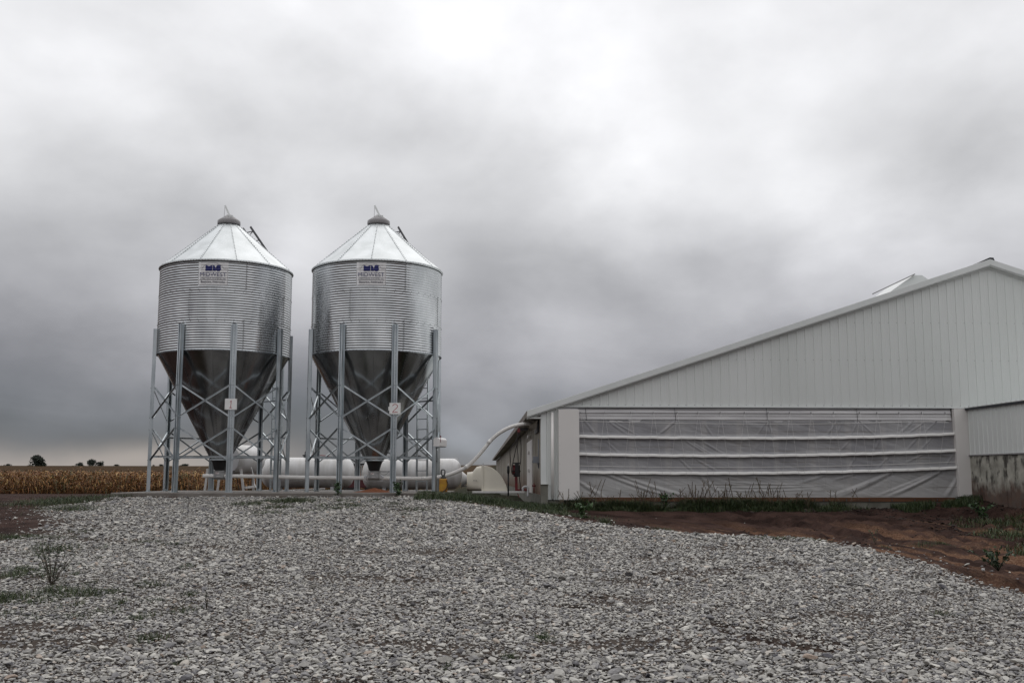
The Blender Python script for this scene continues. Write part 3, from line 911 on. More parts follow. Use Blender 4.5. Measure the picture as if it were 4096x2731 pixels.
# ---------------------------------------------------------------- mailbox
lx = bin1.location + pol(LEGR + .1, LEGA[3]); c3 = at(1747, 1767, lx.y - .16)
root = thing('mailbox', 'white round-topped mailbox with a dark red flag, fixed to a bin leg', 'mailbox', c3)
yaw = math.radians(-22); ax = Vector((math.sin(-yaw), math.cos(yaw), 0)); sx = Vector((ax.y, -ax.x, 0))
prof = [(-.085, -.115), (.085, -.115), (.085, .04)] + [(.085 * math.cos(q), .04 + .08 * math.sin(q)) for q in np.linspace(.25, PI - .25, 9)] + [(-.085, .04)]
mt = Matrix((sx, ax, Vector((0, 0, 1)))).transposed()
mb = MB(); mb.prism(prof, 0, .46, mtx=mt, off=c3); build(mb, 'box', MT['mailbox'], root, bevel=.006)
mb = MB(); mb.prism([(x * 1.06, z_ * 1.04) for x, z_ in prof], -.022, -.001, mtx=mt, off=c3)
mb.box(c3 + ax * -.03 + Vector((0, 0, .108)), (.03, .02, .03), mtx=mt)
build(mb, 'door', MT['mailbox'], root, bevel=.004)
mb = MB(); fp = c3 + sx * .093 + ax * .05
mb.bar(fp + Vector((0, 0, -.01)), fp + Vector((0, 0, .17)), .02, .006, up=sx); mb.box(fp + Vector((0, 0, .15)) , (.006, .05, .05), mtx=mt)
build(mb, 'flag', MT['red_flag'], root)
mb = MB(); mb.box(c3 + ax * .2 + Vector((0, 0, -.128)), (.15, .42, .02), mtx=mt); mb.bar(c3 + ax * .15 + Vector((0, 0, -.13)), Vector((lx.x - .02, lx.y + .05, c3.z - .16)), .03, .03)
build(mb, 'bracket', MT['galv_leg'], root)

# ---------------------------------------------------------------- auger pipe
YP = 29.46
pp = [at(812, 1902.5, YP)]
for px, py in ((1000, 1904), (1250, 1909.5), (1460, 1911), (1560, 1911.5), (1680, 1913), (1720, 1911), (1760, 1906), (1800, 1896), (1840, 1880), (1872, 1862), (1905, 1831), (1940, 1790), (1962, 1762), (1990, 1737), (2020, 1718), (2050, 1705), (2080, 1698), (2110, 1694)):
    pp.append(at(px, py, YP - .35 * max(0, (px - 1720) / 400)))
pp.append(at(2140, 1694, 29.25)); pp.append(at(2165, 1694, 29.4))


def smooth_path(P, n=6):
    out = []
    for i in range(len(P) - 1):
        p0, p1, p2, p3 = P[max(i - 1, 0)], P[i], P[i + 1], P[min(i + 2, len(P) - 1)]
        for k in range(n):
            t_ = k / n
            out.append(.5 * ((2 * p1) + (p2 - p0) * t_ + (2 * p0 - 5 * p1 + 4 * p2 - p3) * t_ * t_ + (3 * p1 - p0 - 3 * p2 + p3) * t_ ** 3))
    return out + [P[-1]]


sp_ = smooth_path(pp, 5)
# the straight run is interrupted by the second unloader: shared by the pipe running through its throat
root = thing('auger_pipe', 'long white plastic feed pipe running from both bins and curving up to the eave', 'pipe', pp[0])
mb = MB(); mb.tube(sp_, .052, 20); build(mb, 'pipe', MT['pvc'], root, fix=False)
def near_px(px): return min(range(len(sp_)), key=lambda i: abs(sp_[i].x / sp_[i].y * F_PX / math.cos(TILT) - (px - 2048) * 1.0 * 1.0 / 1.0))
def coupler(px, ln=.12, rad=.056):
    q = min(range(1, len(sp_) - 1), key=lambda i: (sp_[i] - at(px[0], px[1], YP - .35 * max(0, (px[0] - 1720) / 400))).length)
    d3 = (sp_[q + 1] - sp_[q - 1]).normalized(); mb = MB(); mb.tube([sp_[q] - d3 * ln / 2, sp_[q] + d3 * ln / 2], rad, 20); build(mb, 'coupler', MT['pvc'], root)
for p in ((1690, 1913), (1868, 1865), (1958, 1768), (2150, 1694)): coupler(p)
for xx, sg in ((bin0.location.x + .18, 1), (bin1.location.x - .19, -1), (bin1.location.x + .19, 1)):
    mb = MB(); z_ = .405 + PAD_Z - .01
    mb.tube([(xx, YP, z_), (xx + sg * .03, YP, z_)], .075, 20); mb.tube([(xx + sg * .03, YP, z_), (xx + sg * .09, YP, z_)], .058, 20)
    mb.tube([(xx + sg * .01, YP - .05, z_ - .09), (xx + sg * .08, YP - .05, z_ - .09)], .012, 8)
    build(mb, 'flange', MT['tank_grey'], root)
mb = MB(); z_ = at(790, 1903, YP).z; x0 = bin0.location.x - .16
mb.tube([(x0, YP, z_), (x0 - .13, YP, z_)], .050, 16); mb.tube([(x0 - .13, YP, z_), (x0 - .17, YP, z_)], .03, 12)
build(mb, 'end_bearing', MT['cast'], root)
mb = MB(); q = at(2100, 1694, 29.2); mb.tube([q + Vector((0, 0, -.15)), q + Vector((0, 0, .25))], .006, 6); build(mb, 'hanger', MT['steel_dark'], root)

# ---------------------------------------------------------------- tanks
def htank(px0, px1, pyt, pyb, Y, label, feet_px, mat_='tank'):
    a3, b3 = at(px0, (pyt + pyb) / 2, Y), at(px1, (pyt + pyb) / 2, Y); R_ = (at(px0, pyt, Y).z - at(px0, pyb, Y).z) / 2
    zc = (at((px0 + px1) / 2, pyt, Y).z + at((px0 + px1) / 2, pyb, Y).z) / 2
    gz = float(height(a3.x, Y)) - .02
    root = thing('gas_tank', label, 'gas tank', ((a3.x + b3.x) / 2, Y, gz), 'long white gas tanks behind the bins')
    mb = MB(); ln = b3.x - a3.x; prof = []
    hd = R_ * .62
    for q in np.linspace(0, PI / 2, 12): prof.append((R_ * math.sin(q) + 1e-4, -ln / 2 + hd * (1 - math.cos(q))))
    for q in np.linspace(PI / 2, 0, 12): prof.append((R_ * math.sin(q) + 1e-4, ln / 2 - hd * (1 - math.cos(q))))
    mt = Matrix(((0, 0, 1), (0, 1, 0), (-1, 0, 0)))
    c3 = Vector(((a3.x + b3.x) / 2, Y, zc)); mb.lathe(prof, 64, c=c3, mtx=mt); build(mb, 'body', MT[mat_], root)
    for s_ in (-1, 1):
        mb = MB(); x = c3.x + s_ * (ln / 2 - hd); prof2 = [(R_ + .002, -.012), (R_ + .004, 0), (R_ + .002, .012)]; mb.lathe(prof2, 64, c=(x, Y, zc), mtx=mt)
        build(mb, 'weld_seam', MT[mat_], root)
    for fx in feet_px:
        x = at(fx, pyb, Y).x; mb = MB(); mb.box((x, Y - R_ * .3, (gz + zc - R_ * .93) / 2), (.11, R_ * .9, zc - R_ * .93 - gz)); build(mb, 'foot', MT['tank_grey'], root)
    return root, c3, R_, ln


t1_, c1_, R1_, l1_ = htank(1046, 1418, 1829, 1950, 36.2, 'long white horizontal gas tank behind the gap between both bins', (1123, 1335))
mb = MB(); q = at(1222, 1829, 36.2); mb.lathe([(.07, 0), (.07, .05), (.03, .07)], 16, c=(q.x, q.y, q.z - .01)); mb.tube([(q.x, q.y, q.z), (q.x, q.y, q.z + .16)], .035, 10); mb.tube([(q.x - .1, q.y, q.z + .07), (q.x + .08, q.y, q.z + .08)], .025, 8); mb.box((q.x, q.y, q.z + .17), (.05, .05, .05))
build(mb, 'valve', MT['black'], t1_)
mb = MB(); mb.tube(smooth_path([Vector((q.x + .08, q.y, q.z + .08)), at(1275, 1820, 36.2), at(1310, 1823, 36.2), at(1345, 1832, 36)], 4), .012, 8); build(mb, 'gas_line', MT['red_flag'], t1_)
t2_, c2_, R2_, l2_ = htank(1449, 1849, 1833, 1956, 35.4, 'long white horizontal gas tank with a lifting loop, beside the yellow jug', (1541, 1760))
mb = MB(); q = at(1662, 1832, 35.4); mb.tube([(q.x, q.y, q.z), (q.x, q.y, q.z + .10)], .05, 10); mb.tube([(q.x - .12, q.y, q.z + .04), (q.x + .14, q.y, q.z + .07)], .028, 8); mb.lathe([(.07, 0), (.07, .03), (0.01, .05)], 12, c=(q.x + .12, q.y, q.z + .06))
build(mb, 'valve', MT['black'], t2_)
mb = MB(); mb.tube([at(1640, 1833, 35.3), at(1655, 1829, 35.3), at(1690, 1828, 35.3)], .02, 8); build(mb, 'regulator', MT['red_flag'], t2_)
mb = MB(); mb.tube(smooth_path([at(1808, 1842, 35.4), at(1818, 1834, 35.4), at(1828, 1834, 35.4), at(1832, 1842, 35.4), at(1830, 1852, 35.4)], 4), .010, 8); build(mb, 'lifting_loop', MT['tank'], t2_)
# raised fuel tank on a stand, seen from its end
YF = 33.6; cf = at(906, 1836, YF); RF = .48
root = thing('fuel_tank', 'raised round grey-white fuel tank seen from its end on a white stand', 'fuel tank', (cf.x, YF, float(height(cf.x, YF))))
dx = Vector((.32, 1.0, 0)).normalized(); mt = Matrix((Vector((dx.y, -dx.x, 0)), Vector((0, 0, 1)), dx)).transposed()
ln = 1.55
mb = MB(); mb.lathe([(.001, -.03), (.2, -.027), (.36, -.015), (RF - .01, 0), (RF, .012), (RF, ln - .012), (RF - .01, ln), (.3, ln + .03), (.001, ln + .05)], 56, c=cf, mtx=mt); fb = build(mb, 'body', MT['tank'], root)
mb = MB(); mb.lathe([(.001, -.034), (.2, -.031), (.36, -.019), (RF - .02, -.004)], 48, c=cf, mtx=mt); build(mb, 'end_cap', MT['tank_grey'], root)
gz = PAD_Z - .0
mb = MB(); mb.box(cf + dx * .18 + Vector((0, 0, -RF - .02)), (.16, .5, .06), mtx=Matrix((dx, Vector((-dx.y, dx.x, 0)), Vector((0, 0, 1)))).transposed()); mb.box(at(955, 1897, YF + .5), (.12, .12, .10)); build(mb, 'outlet_valve', MT['black'], root)
gzf = float(height(cf.x, YF)) - .02
for (pa, pb, dy) in (((830, 1896), (817, 1958), 0), ((880, 1905), (868, 1955), 1.3), ((962, 1905), (978, 1958), 0), ((1010, 1905), (1015, 1950), 1.3)):
    mb = MB(); a3 = at(pa[0], pa[1], YF + dy); b3 = at(pb[0], pb[1], YF + dy); b3.z = gzf
    a3.z = cf.z - .30 if dy == 0 else cf.z - .32
    mb.bar(a3, b3, .07, .05, up=(0, 1, 0)); build(mb, 'stand_leg', MT['white_wood'], root)
mb = MB(); mb.bar(at(822, 1898, YF - .02), at(968, 1900, YF - .02), .05, .06); a3 = at(980, 1950, YF); b3 = at(1026, 1944, YF + 1.2); mb.bar(a3, b3, .05, .07); build(mb, 'stand_rail', MT['white_wood'], root)
mb = MB(); mb.tube(smooth_path([at(1005, 1868, YF + .4), at(1014, 1905, YF + .3), at(1018, 1935, YF + .2), at(1025, 1950, YF)], 4), .014, 8); build(mb, 'hose', MT['tank'], root)
mb = MB(); mb.tube(smooth_path([at(948, 1900, YF + .4), at(951, 1930, YF + .4), at(957, 1957, YF + .4)], 4), .014, 8); build(mb, 'drain_hose', MT['hose'], root)

# ---------------------------------------------------------------- small things on and behind the pad
q = at(1773, 1965, 28.75); q.z = PAD_Z
root = thing('yellow_jug', 'tall yellow plastic jug with black pump handle at the slab corner', 'jug', q)
mb = MB(); mb.box(q + Vector((0, 0, .185)), (.22, .20, .37)); build(mb, 'jug_body', MT['yellow'], root, bevel=.03)
mb = MB()
for z_ in (.13, .25): mb.box(q + Vector((0, 0, z_)), (.226, .206, .012))
build(mb, 'band', MT['yellow'], root, bevel=.004)
mb = MB(); mb.lathe([(.085, .365), (.08, .40), (.05, .42), (.05, .47), (.001, .48)], 20, c=q); build(mb, 'cap', MT['black'], root)
mb = MB(); hp = q + Vector((-.01, 0, .46)); mb.tube([hp + Vector((x, 0, z_)) for x, z_ in ((-.03, 0), (-.05, .04), (-.05, .12), (-.03, .15), (.03, .15), (.05, .12), (.05, .04), (.03, 0))], .016, 8); build(mb, 'pump_handle', MT['black'], root)
mb = MB(); mb.tube(smooth_path([q + Vector((.10, -.11, .33)), q + Vector((.13, -.12, .2)), q + Vector((.07, -.12, .07)), q + Vector((.0, -.12, .02))], 5), .012, 8); build(mb, 'hose', MT['hose'], root)

MT['feed'] = mat('spilled_feed', (.17, .05, .016), .9, nscale=30, col2=(.26, .085, .03), bump=1.0, bscale=60)
nn_ = 60; gx, gy = np.meshgrid(np.linspace(-1, 1, nn_), np.linspace(-1, 1, nn_)); rr_ = np.hypot(gx, gy)
zc = np.clip(1 - rr_, 0, 1) ** 1.25 * .125 + (np.clip(1 - rr_, 0, 1) > 0) * .018 * (fbm(gx * 5 + 9, gy * 5) - .4) - .004
qf = at(1498, 1967, 28.6)
Vp = np.stack([(qf.x + gx * .62).ravel(), (28.6 + gy * .42).ravel(), (PAD_Z - .002 + zc).ravel()], -1); I = np.arange(nn_ * nn_).reshape(nn_, nn_)
Fp = np.stack([I[:-1, :-1].ravel(), I[:-1, 1:].ravel(), I[1:, 1:].ravel(), I[1:, :-1].ravel()], -1)
o = np_mesh('feed_pile', Vp, Fp, MT['feed'], smooth=True); tag(o, 'small orange-brown heap of spilled feed on the slab under the second bin', 'feed pile')


def plank(p0, p1, wd, th, label, mt_='white_wood', Y0=32, Y1=32, z=None, name='board'):
    a3, b3 = at(*p0, Y0), at(*p1, Y1); mb = MB(); mb.bar(a3, b3, wd, th); o_ = mb.build(name, MT[mt_], bevel=.004)
    return tag(o_, label, 'board')


plank((1047, 1962), (1175, 1961), .14, .05, 'white board lying behind the slab near the first ladder', Y0=31.95, Y1=31.95)
plank((1140, 1962), (1300, 1954), .14, .05, 'white board with its pointed end tipped up between the bins', Y0=32.3, Y1=32.5)
plank((1255, 1961), (1462, 1961), .08, .03, 'thin white strip lying behind the slab left of the feed heap', Y0=32.1, Y1=32.1)
plank((1628, 1962), (1740, 1960), .10, .04, 'short white board lying behind the slab by the second ladder', Y0=32.0, Y1=32.0)

# dark red farm wagon parked far behind, between the two gas tanks
YW = 44; root = thing('farm_wagon', 'dark red farm wagon partly hidden between the two gas tanks', 'wagon', (at(1440, 1950, YW).x, YW, float(height(at(1440, 1950, YW).x, YW))))
g_ = float(height(-6.4, YW))
mb = MB(); a3 = at(1395, 1932, YW); b3 = at(1500, 1932, YW); mb.bar(a3, b3, 1.6, .34); build(mb, 'bed', MT['maroon'], root, bevel=.02)
mb = MB(); a3 = at(1415, 1858, YW); b3 = at(1480, 1855, YW); mb.bar(a3, b3, .08, .08); build(mb, 'top_bar', MT['black'], root)
for px in (1429, 1446, 1478):
    mb = MB(); a3 = at(px, 1857, YW); b3 = at(px - 2, 1930, YW); mb.bar(a3, b3, .04, .04); build(mb, 'post', MT['galv_leg'], root)
for px in (1405, 1490):
    mb = MB(); q = at(px, 1950, YW - .7); R3 = (q.z - g_) if q.z - g_ > .15 else .3; q.z = g_ + .32
    mb.tube([(q.x, q.y - .09, q.z), (q.x, q.y + .09, q.z)], .32, 24); build(mb, 'wheel', MT['hose'], root)

# ---------------------------------------------------------------- barn
BA = math.radians(1.75)           # the barn is turned a little
BU = Vector((math.cos(BA), math.sin(BA), 0)); BW = Vector((-math.sin(BA), math.cos(BA), 0))
B0 = at(2163, 1906, 27.27); B0.z = 0
BLEN = 74.0


def bl(u, w_, z): return B0 + BU * u + BW * w_ + Vector((0, 0, z))


def uz(px, py, w_=0.0):
    """local (u, z) where the picture ray meets the plane w = w_ of the barn"""
    d = ray(px, py); O = B0 + BW * w_
    k = O.dot(BW) / d.dot(BW); p = d * k; q = p - B0
    return q.dot(BU), p.z


BM_ = Matrix((BU, BW, Vector((0, 0, 1)))).transposed()
u_r, z_r = uz(3950, 1048); u_l, z_l = uz(2107, 1650); SL = (z_r - z_l) / (u_r - u_l)
U_END = 2 * u_r + .0
zsb = uz(3000, 1631)[1]            # bottom of gable siding
print('barn', u_r, z_r, u_l, z_l, SL, zsb)
barn = thing('barn', 'long white steel livestock barn with a wide gable and a curtain side', 'barn', bl(0, 0, uz(2237, 1998)[1]))
zb_ = uz(2237, 1998)[1]
RIB = .2286


def top_z(u): return z_r - abs(u - u_r) * SL - .10


def ribbed(mb_, u0, u1, zbot, ztop, wpl=0.0, phase=0.0, depth=.012):
    """sheet in the plane w = wpl with raised ribs towards the camera, top edge given by ztop(u)"""
    pts = []; k = math.floor((u0 - phase) / RIB)
    while True:
        u = phase + k * RIB
        if u > u1 + RIB: break
        for du, d_ in ((0, 0), (.075, 0), (.080, .003), (.088, .003), (.093, 0), (.135, 0), (.140, .003), (.148, .003), (.153, 0), (.183, 0), (.194, depth), (.214, depth), (.2255, 0)):
            pts.append((u + du, d_))
        k += 1
    pts = [(u0, 0)] + [p for p in pts if u0 < p[0] < u1] + [(u1, 0)]
    zt = ztop if callable(ztop) else (lambda u: ztop)
    zbf = zbot if callable(zbot) else (lambda u: zbot)
    vs = []
    for u, d_ in pts: vs += [bl(u, wpl - d_, zbf(u)), bl(u, wpl - d_, zt(u))]
    mb_.add(vs, [(2 * i, 2 * i + 2, 2 * i + 3, 2 * i + 1) for i in range(len(pts) - 1)])


mb = MB(); ribbed(mb, 0.30, u_r, zsb, top_z); ribbed(mb, u_r, U_END - .3, zsb, top_z)
# screw rows
mb.cur = 1
for zr in (zsb + .07, uz(3400, 1440)[1], uz(3400, 1290)[1]):
    k = 2
    while k * RIB < U_END:
        u = k * RIB + .17
        if top_z(u) > zr + .1: p = bl(u, -.001, zr); bolt(mb, p, -BW, .008, .006)
        k += 1
build(mb, 'gable_siding', [MT['siding'], MT['bolt']], barn, fix=False)
# added body behind the sheets: closed box so that light does not leak
mb = MB(); ins_ = .10
poly = [(.12, zb_ - .3), (U_END - .12, zb_ - .3), (U_END - .12, top_z(0) - .25), (u_r, z_r - .3), (.12, top_z(0) - .25)]
mb.prism(poly, .12, BLEN, mtx=BM_, off=B0); build(mb, 'light_block', MT['soffit'], barn)
# roof sheets with ribs, two slopes
mb = MB()
ov = -.14
def rslope(side):
    k = 0; w0 = ov; vs = []; pts = []
    while w0 + k * RIB < BLEN:
        for du, d_ in ((0, 0), (.17, 0), (.185, .02), (.205, .02), (.22, 0)): pts.append((w0 + k * RIB + du, d_))
        k += 1
    for w_, d_ in pts:
        ue = u_l if side < 0 else 2 * u_r - u_l
        vs += [bl(ue, w_, z_l + .012 + d_), bl(u_r, w_, z_r + .012 + d_)]
    mb.add(vs, [(2 * i, 2 * i + 2, 2 * i + 3, 2 * i + 1) for i in range(len(pts) - 1)])
rslope(-1); rslope(1); build(mb, 'roof_sheet', MT['siding'], barn, fix=False)
# barge trim along the gable edge: face board and a shadow-gap lip
mb = MB()
for s_ in (-1, 1):
    ue = u_l if s_ < 0 else 2 * u_r - u_l
    a3, b3 = (ue, z_l), (u_r, z_r)
    for (wa, wb, t0, t1) in ((-.165, -.135, .045, -.115), (-.15, -.02, -.121, -.139)):
        poly = [(a3[0], a3[1] + t0), (b3[0], b3[1] + t0), (b3[0], b3[1] + t1), (a3[0], a3[1] + t1)]
        mb.prism(poly, wa, wb, mtx=BM_, off=B0)
    poly = [(a3[0], a3[1] - .145), (b3[0], b3[1] - .145), (b3[0], b3[1] - .185), (a3[0], a3[1] - .185)]
    mb.prism(poly, -.034, -.023, mtx=BM_, off=B0)
build(mb, 'barge_trim', MT['trim'], barn, bevel=.004)
mb = MB()
for s_ in (-1, 1):
    ue = u_l if s_ < 0 else 2 * u_r - u_l
    poly = [(ue, z_l - .02), (u_r, z_r - .02), (u_r, z_r - .10), (ue, z_l - .10)]
    mb.prism(poly, -.134, .11, mtx=BM_, off=B0)
build(mb, 'rake_soffit', MT['trim'], barn)
mb = MB(); poly = [(u_r - .38, z_r - .38 * SL + .05), (u_r, z_r + .075), (u_r + .12, z_r + .04), (u_r + .10, z_r + .0), (u_r, z_r + .04), (u_r - .38, z_r - .38 * SL + .045)]
mb.prism([(u_r - .30, z_r - .30 * SL + .055), (u_r + .02, z_r + .105), (u_r + .12, z_r + .10), (u_r + .16, z_r - .0), (u_r, z_r + .05)], -.10, BLEN, mtx=BM_, off=B0); build(mb, 'ridge_cap', MT['roof_dark'], barn)
# translucent roof vent rising behind the rake
mb = MB(); wv = 2.6
pv = [uz(3496, 1178, wv), uz(3655, 1100, wv), uz(3688, 1100, wv), uz(3712, 1116, wv), uz(3720, 1135, wv)]
zz_ = lambda u: z_r - abs(u - u_r) * SL + .0
poly = [(pv[0][0], zz_(pv[0][0]))] + [(u, z) for u, z in pv[1:4]] + [(pv[4][0], zz_(pv[4][0]))]
mb.prism(poly, wv, wv + 1.8, mtx=BM_, off=B0)
v_ = build(mb, 'roof_vent', MT['trim'], barn, bevel=.01)
mb = MB(); a3, b3 = bl(pv[0][0] - .05, wv - .05, pv[0][1] + .012), bl(pv[1][0], wv - .05, pv[1][1] + .012); mb.bar(a3, b3, .10, .03); build(mb, 'vent_rim', MT['cap_grey'], v_)

# ledge flashing under the gable siding, header band, hook rail
uL, _ = uz(2312, 1800); uR, _ = uz(3803, 1700)
mb = MB(); mb.box(bl((.0 + U_END * .5), -.03, zsb - .006), (U_END * 1.0 - .3, .06, .012), mtx=BM_); build(mb, 'drip_flashing', MT['roof_dark'], barn)
mb = MB(); mb.box(bl((.0 + U_END * .5), -.033, zsb + .018), (U_END * 1.0 - .3, .05, .030), mtx=BM_); build(mb, 'ledge_trim', MT['trim'], barn)
zh0 = uz(3000, 1688)[1]
mb = MB(); mb.box(bl((.16 + uR) / 2, .0, (zsb - .014 + zh0) / 2), (uR - .16, .05, zsb - .014 - zh0), mtx=BM_)
z2 = uz(3000, 1651)[1]; mb.box(bl((uL + uR) / 2, -.035, z2), (uR - uL, .03, .022), mtx=BM_)
z3 = uz(3000, 1663)[1]; mb.box(bl((uL + uR) / 2, -.030, z3), (uR - uL, .012, .012), mtx=BM_)
z4 = uz(3000, 1677)[1]; mb.box(bl((uL + uR) / 2, -.035, z4), (uR - uL, .03, .020), mtx=BM_)
build(mb, 'header', MT['header'], barn, bevel=.003)
mb = MB(); z5 = uz(3000, 1637)[1]
mb.tube([bl(uL, -.04, z5), bl((uL + uR) / 2, -.04, z5 - .012), bl(uR, -.04, z5)], .005, 6); build(mb, 'top_cable', MT['steel_dark'], barn)

# corner trim, siding strip, downpipe, panels
ua, ub = 0.0, uz(2186, 1800)[0]; zc0 = uz(2170, 1938)[1]
mb = MB(); mb.box(bl((ua + ub) / 2, .03, (zc0 + zsb) / 2 + .0), (ub - ua, .12, zsb - zc0 - .0), mtx=BM_); build(mb, 'corner_trim', MT['trim'], barn, bevel=.004)
ul, ur = uz(2233, 1800)[0], uz(2315, 1800)[0]
mb = MB(); ribbed(mb, ub + .002, ul + .05, zb_, zsb - .02, wpl=-.03, phase=ub + .045, depth=.02); build(mb, 'corner_siding', MT['siding'], barn, fix=False)
mb = MB(); ud = uz(2209, 1800)[0]; mb.tube([bl(ud, -.075, zb_ + .03), bl(ud, -.075, uz(2209, 1650)[1])], .040, 16); build(mb, 'downpipe', MT['pvc'], barn)
mb = MB(); mb.box(bl((ul + ur) / 2, -.09, (zb_ + uz(2270, 1639)[1]) / 2), (ur - ul, .16, uz(2270, 1639)[1] - zb_), mtx=BM_)
mb.cur = 1
for k in range(9):
    bolt(mb, bl(ul + .03, -.171, zb_ + .2 + k * .24), -BW, .006, .005)
build(mb, 'end_panel', [MT['panel'], MT['bolt']], barn, bevel=.004)
# right panel is a leaning box
r0, r1, r2, r3 = uz(3804, 1636), uz(3858, 1636), uz(3828, 1985), uz(3881, 1985)
mb = MB(); mb.prism([r2, r3, r1, r0], -.17, -.01, mtx=BM_, off=B0)
build(mb, 'end_panel', MT['panel'], barn, bevel=.004)
# foundation and plank
zg = -1.3; zw0, zw1 = uz(3000, 2003)[1], uz(3000, 1990)[1]
MT['found'] = mat('foundation_concrete', (.11, .105, .085), .85, nscale=2.5, col2=(.18, .175, .15), bump=.3, bscale=20)
mb = MB(); mb.box(bl(U_END / 2 + .1, .12, (zg + zw0) / 2), (U_END - .1, .30, zw0 - zg), mtx=BM_); build(mb, 'foundation', MT['found'], barn)
mb = MB(); mb.box(bl((uL + uR) / 2, .0, (zw0 + zw1) / 2 + .001), (uR - uL, .12, zw1 - zw0 + .02), mtx=BM_)
mb.cur = 1
k = 0
while uL + .4 + k * .6 < uR: mb.box(bl(uL + .4 + k * .6, -.063, (zw0 + zw1) / 2 - .01), (.02, .02, .06), mtx=BM_); k += 1
build(mb, 'sill_plank', [MT['wood'], MT['steel_dark']], barn)
mb = MB(); uc0, zc1 = uz(2163, 1938); uc1, _ = uz(2191, 1938); mb.box(bl((uc0 + uc1) / 2, .02, (zg + zc1) / 2), (uc1 - uc0, .20, zc1 - zg), mtx=BM_); mb.box(bl((uc0 + uc1) / 2, .01, zc1 + .007), (uc1 - uc0 + .03, .24, .014), mtx=BM_)
build(mb, 'corner_pier', MT['found'], barn)

# curtain: cloth with folds between four pockets
zt_l, zt_r, zt_m = uz(2315, 1670)[1], uz(3803, 1666)[1], uz(3050, 1682)[1]
zbot = uz(3000, 1993)[1]
nu, nz_ = 640, 150
U = np.linspace(uL - .02, uR + .12, nu); T = np.linspace(0, 1, nz_)
UU, TT = np.meshgrid(U, T)
s_ = (UU - uL) / (uR - uL)
ztop = zt_m + (zt_l - zt_m) * np.clip(1 - 2 * s_, 0, 1) ** 2 + (zt_r - zt_m) * np.clip(2 * s_ - 1, 0, 1) ** 2
ztop = ztop - .015 * np.abs(np.sin(s_ * PI * 5.2 + .6))
ZZ = ztop * (1 - TT) + zbot * TT
bars = [[(2315, 1746), (2700, 1751), (3100, 1753.5), (3500, 1747), (3805, 1735.5)], [(2315, 1816), (2700, 1822), (3100, 1823), (3500, 1813), (3810, 1802.5)], [(2315, 1888), (2700, 1892), (3100, 1893), (3500, 1882), (3816, 1871)]]
BARS = []
for bp_ in bars:
    q = [uz(*p) for p in bp_]; co = np.polyfit([a_[0] for a_ in q], [a_[1] for a_ in q], 3); BARS.append(co)
D = np.zeros_like(UU)
# folds: each a ridge line (px start, px end, width m, depth m)
folds = [((2315, 1925), (2430, 1998), .05, .05), ((2395, 1885), (2680, 1985), .045, .05), ((2455, 1893), (2760, 1990), .05, .045), ((2330, 1672), (2385, 1740), .03, .02), ((2440, 1690), (2520, 1745), .03, .018), ((2460, 1690), (2560, 1745), .022, .015), ((2700, 1682), (2630, 1742), .03, .022), ((2705, 1684), (2640, 1735), .02, .012), ((2705, 1684), (2722, 1745), .02, .014), ((2745, 1764), (2830, 1815), .035, .025), ((2760, 1764), (2850, 1818), .022, .018), ((2810, 1766), (2900, 1818), .03, .02), ((2430, 1770), (2480, 1815), .03, .015), ((2720, 1838), (2770, 1885), .03, .02), ((2790, 1840), (2880, 1890), .03, .02), ((2800, 1905), (2900, 1985), .05, .03), ((2820, 1700), (2850, 1745), .03, .015), ((3060, 1690), (3025, 1745), .025, .015), ((3070, 1690), (3095, 1745), .025, .015), ((3040, 1765), (3010, 1815), .02, .012),
         ((3345, 1688), (3300, 1748), .03, .018), ((3370, 1686), (3340, 1745), .025, .015), ((3430, 1684), (3400, 1745), .02, .02), ((3435, 1684), (3500, 1742), .025, .018), ((3655, 1680), (3590, 1740), .03, .022), ((3700, 1685), (3620, 1740), .025, .018), ((3745, 1685), (3690, 1735), .025, .018), ((3400, 1760), (3350, 1812), .03, .018), ((3520, 1755), (3490, 1810), .03, .018), ((3670, 1748), (3620, 1805), .03, .02), ((3730, 1745), (3680, 1800), .025, .018), ((3420, 1825), (3390, 1880), .03, .018), ((3560, 1820), (3500, 1880), .03, .018), ((3700, 1812), (3620, 1850), .03, .02), ((3810, 1818), (3780, 1865), .03, .02),
         ((3560, 1892), (3340, 1990), .055, .055), ((3540, 1896), (3300, 1990), .04, .03), ((3760, 1885), (3540, 1990), .055, .06), ((3730, 1890), (3500, 1985), .04, .03), ((3822, 1920), (3780, 1990), .06, .05), ((3300, 1900), (3180, 1935), .04, .02), ((3420, 1895), (3330, 1920), .035, .02),
         ((2900, 1925), (3300, 1935), .02, .014), ((2850, 1945), (3330, 1938), .02, .014), ((2900, 1900), (3250, 1912), .02, .010), ((2880, 1960), (3250, 1955), .022, .014)]
for (a_, b_, wd, dp) in folds:
    (u0, z0), (u1, z1) = uz(*a_), uz(*b_); ex, ez = u1 - u0, z1 - z0; L2 = ex * ex + ez * ez
    t_ = ((UU - u0) * ex + (ZZ - z0) * ez) / L2; tcl = np.clip(t_, 0, 1)
    bend = .06 * math.sqrt(L2) * (tcl - tcl ** 2) * 4 * (.5 if abs(ex) > 1 else .25)
    px_ = u0 + tcl * ex; pz_ = z0 + tcl * ez - bend * .5
    d = ((UU - px_) * (-ez) + (ZZ - pz_) * ex) / math.sqrt(L2); al = np.hypot(UU - px_, ZZ - pz_)
    env = np.sin(np.clip(tcl * .9 + .1, 0, 1) * PI) ** .5
    D += dp * env * .62 * np.exp(-(al / (wd * (.7 + .8 * tcl))) ** 2) - dp * .18 * env * np.exp(-((al - wd * 1.3) / (wd * .8)) ** 2)
D += .020 * (fbm(UU * 1.3 + ZZ * .8, ZZ * 3.0) - .5) + .012 * (fbm(UU * 5, ZZ * 5) - .5) + .030 * (fbm(UU * .8, ZZ * .2 + 3) - .5)
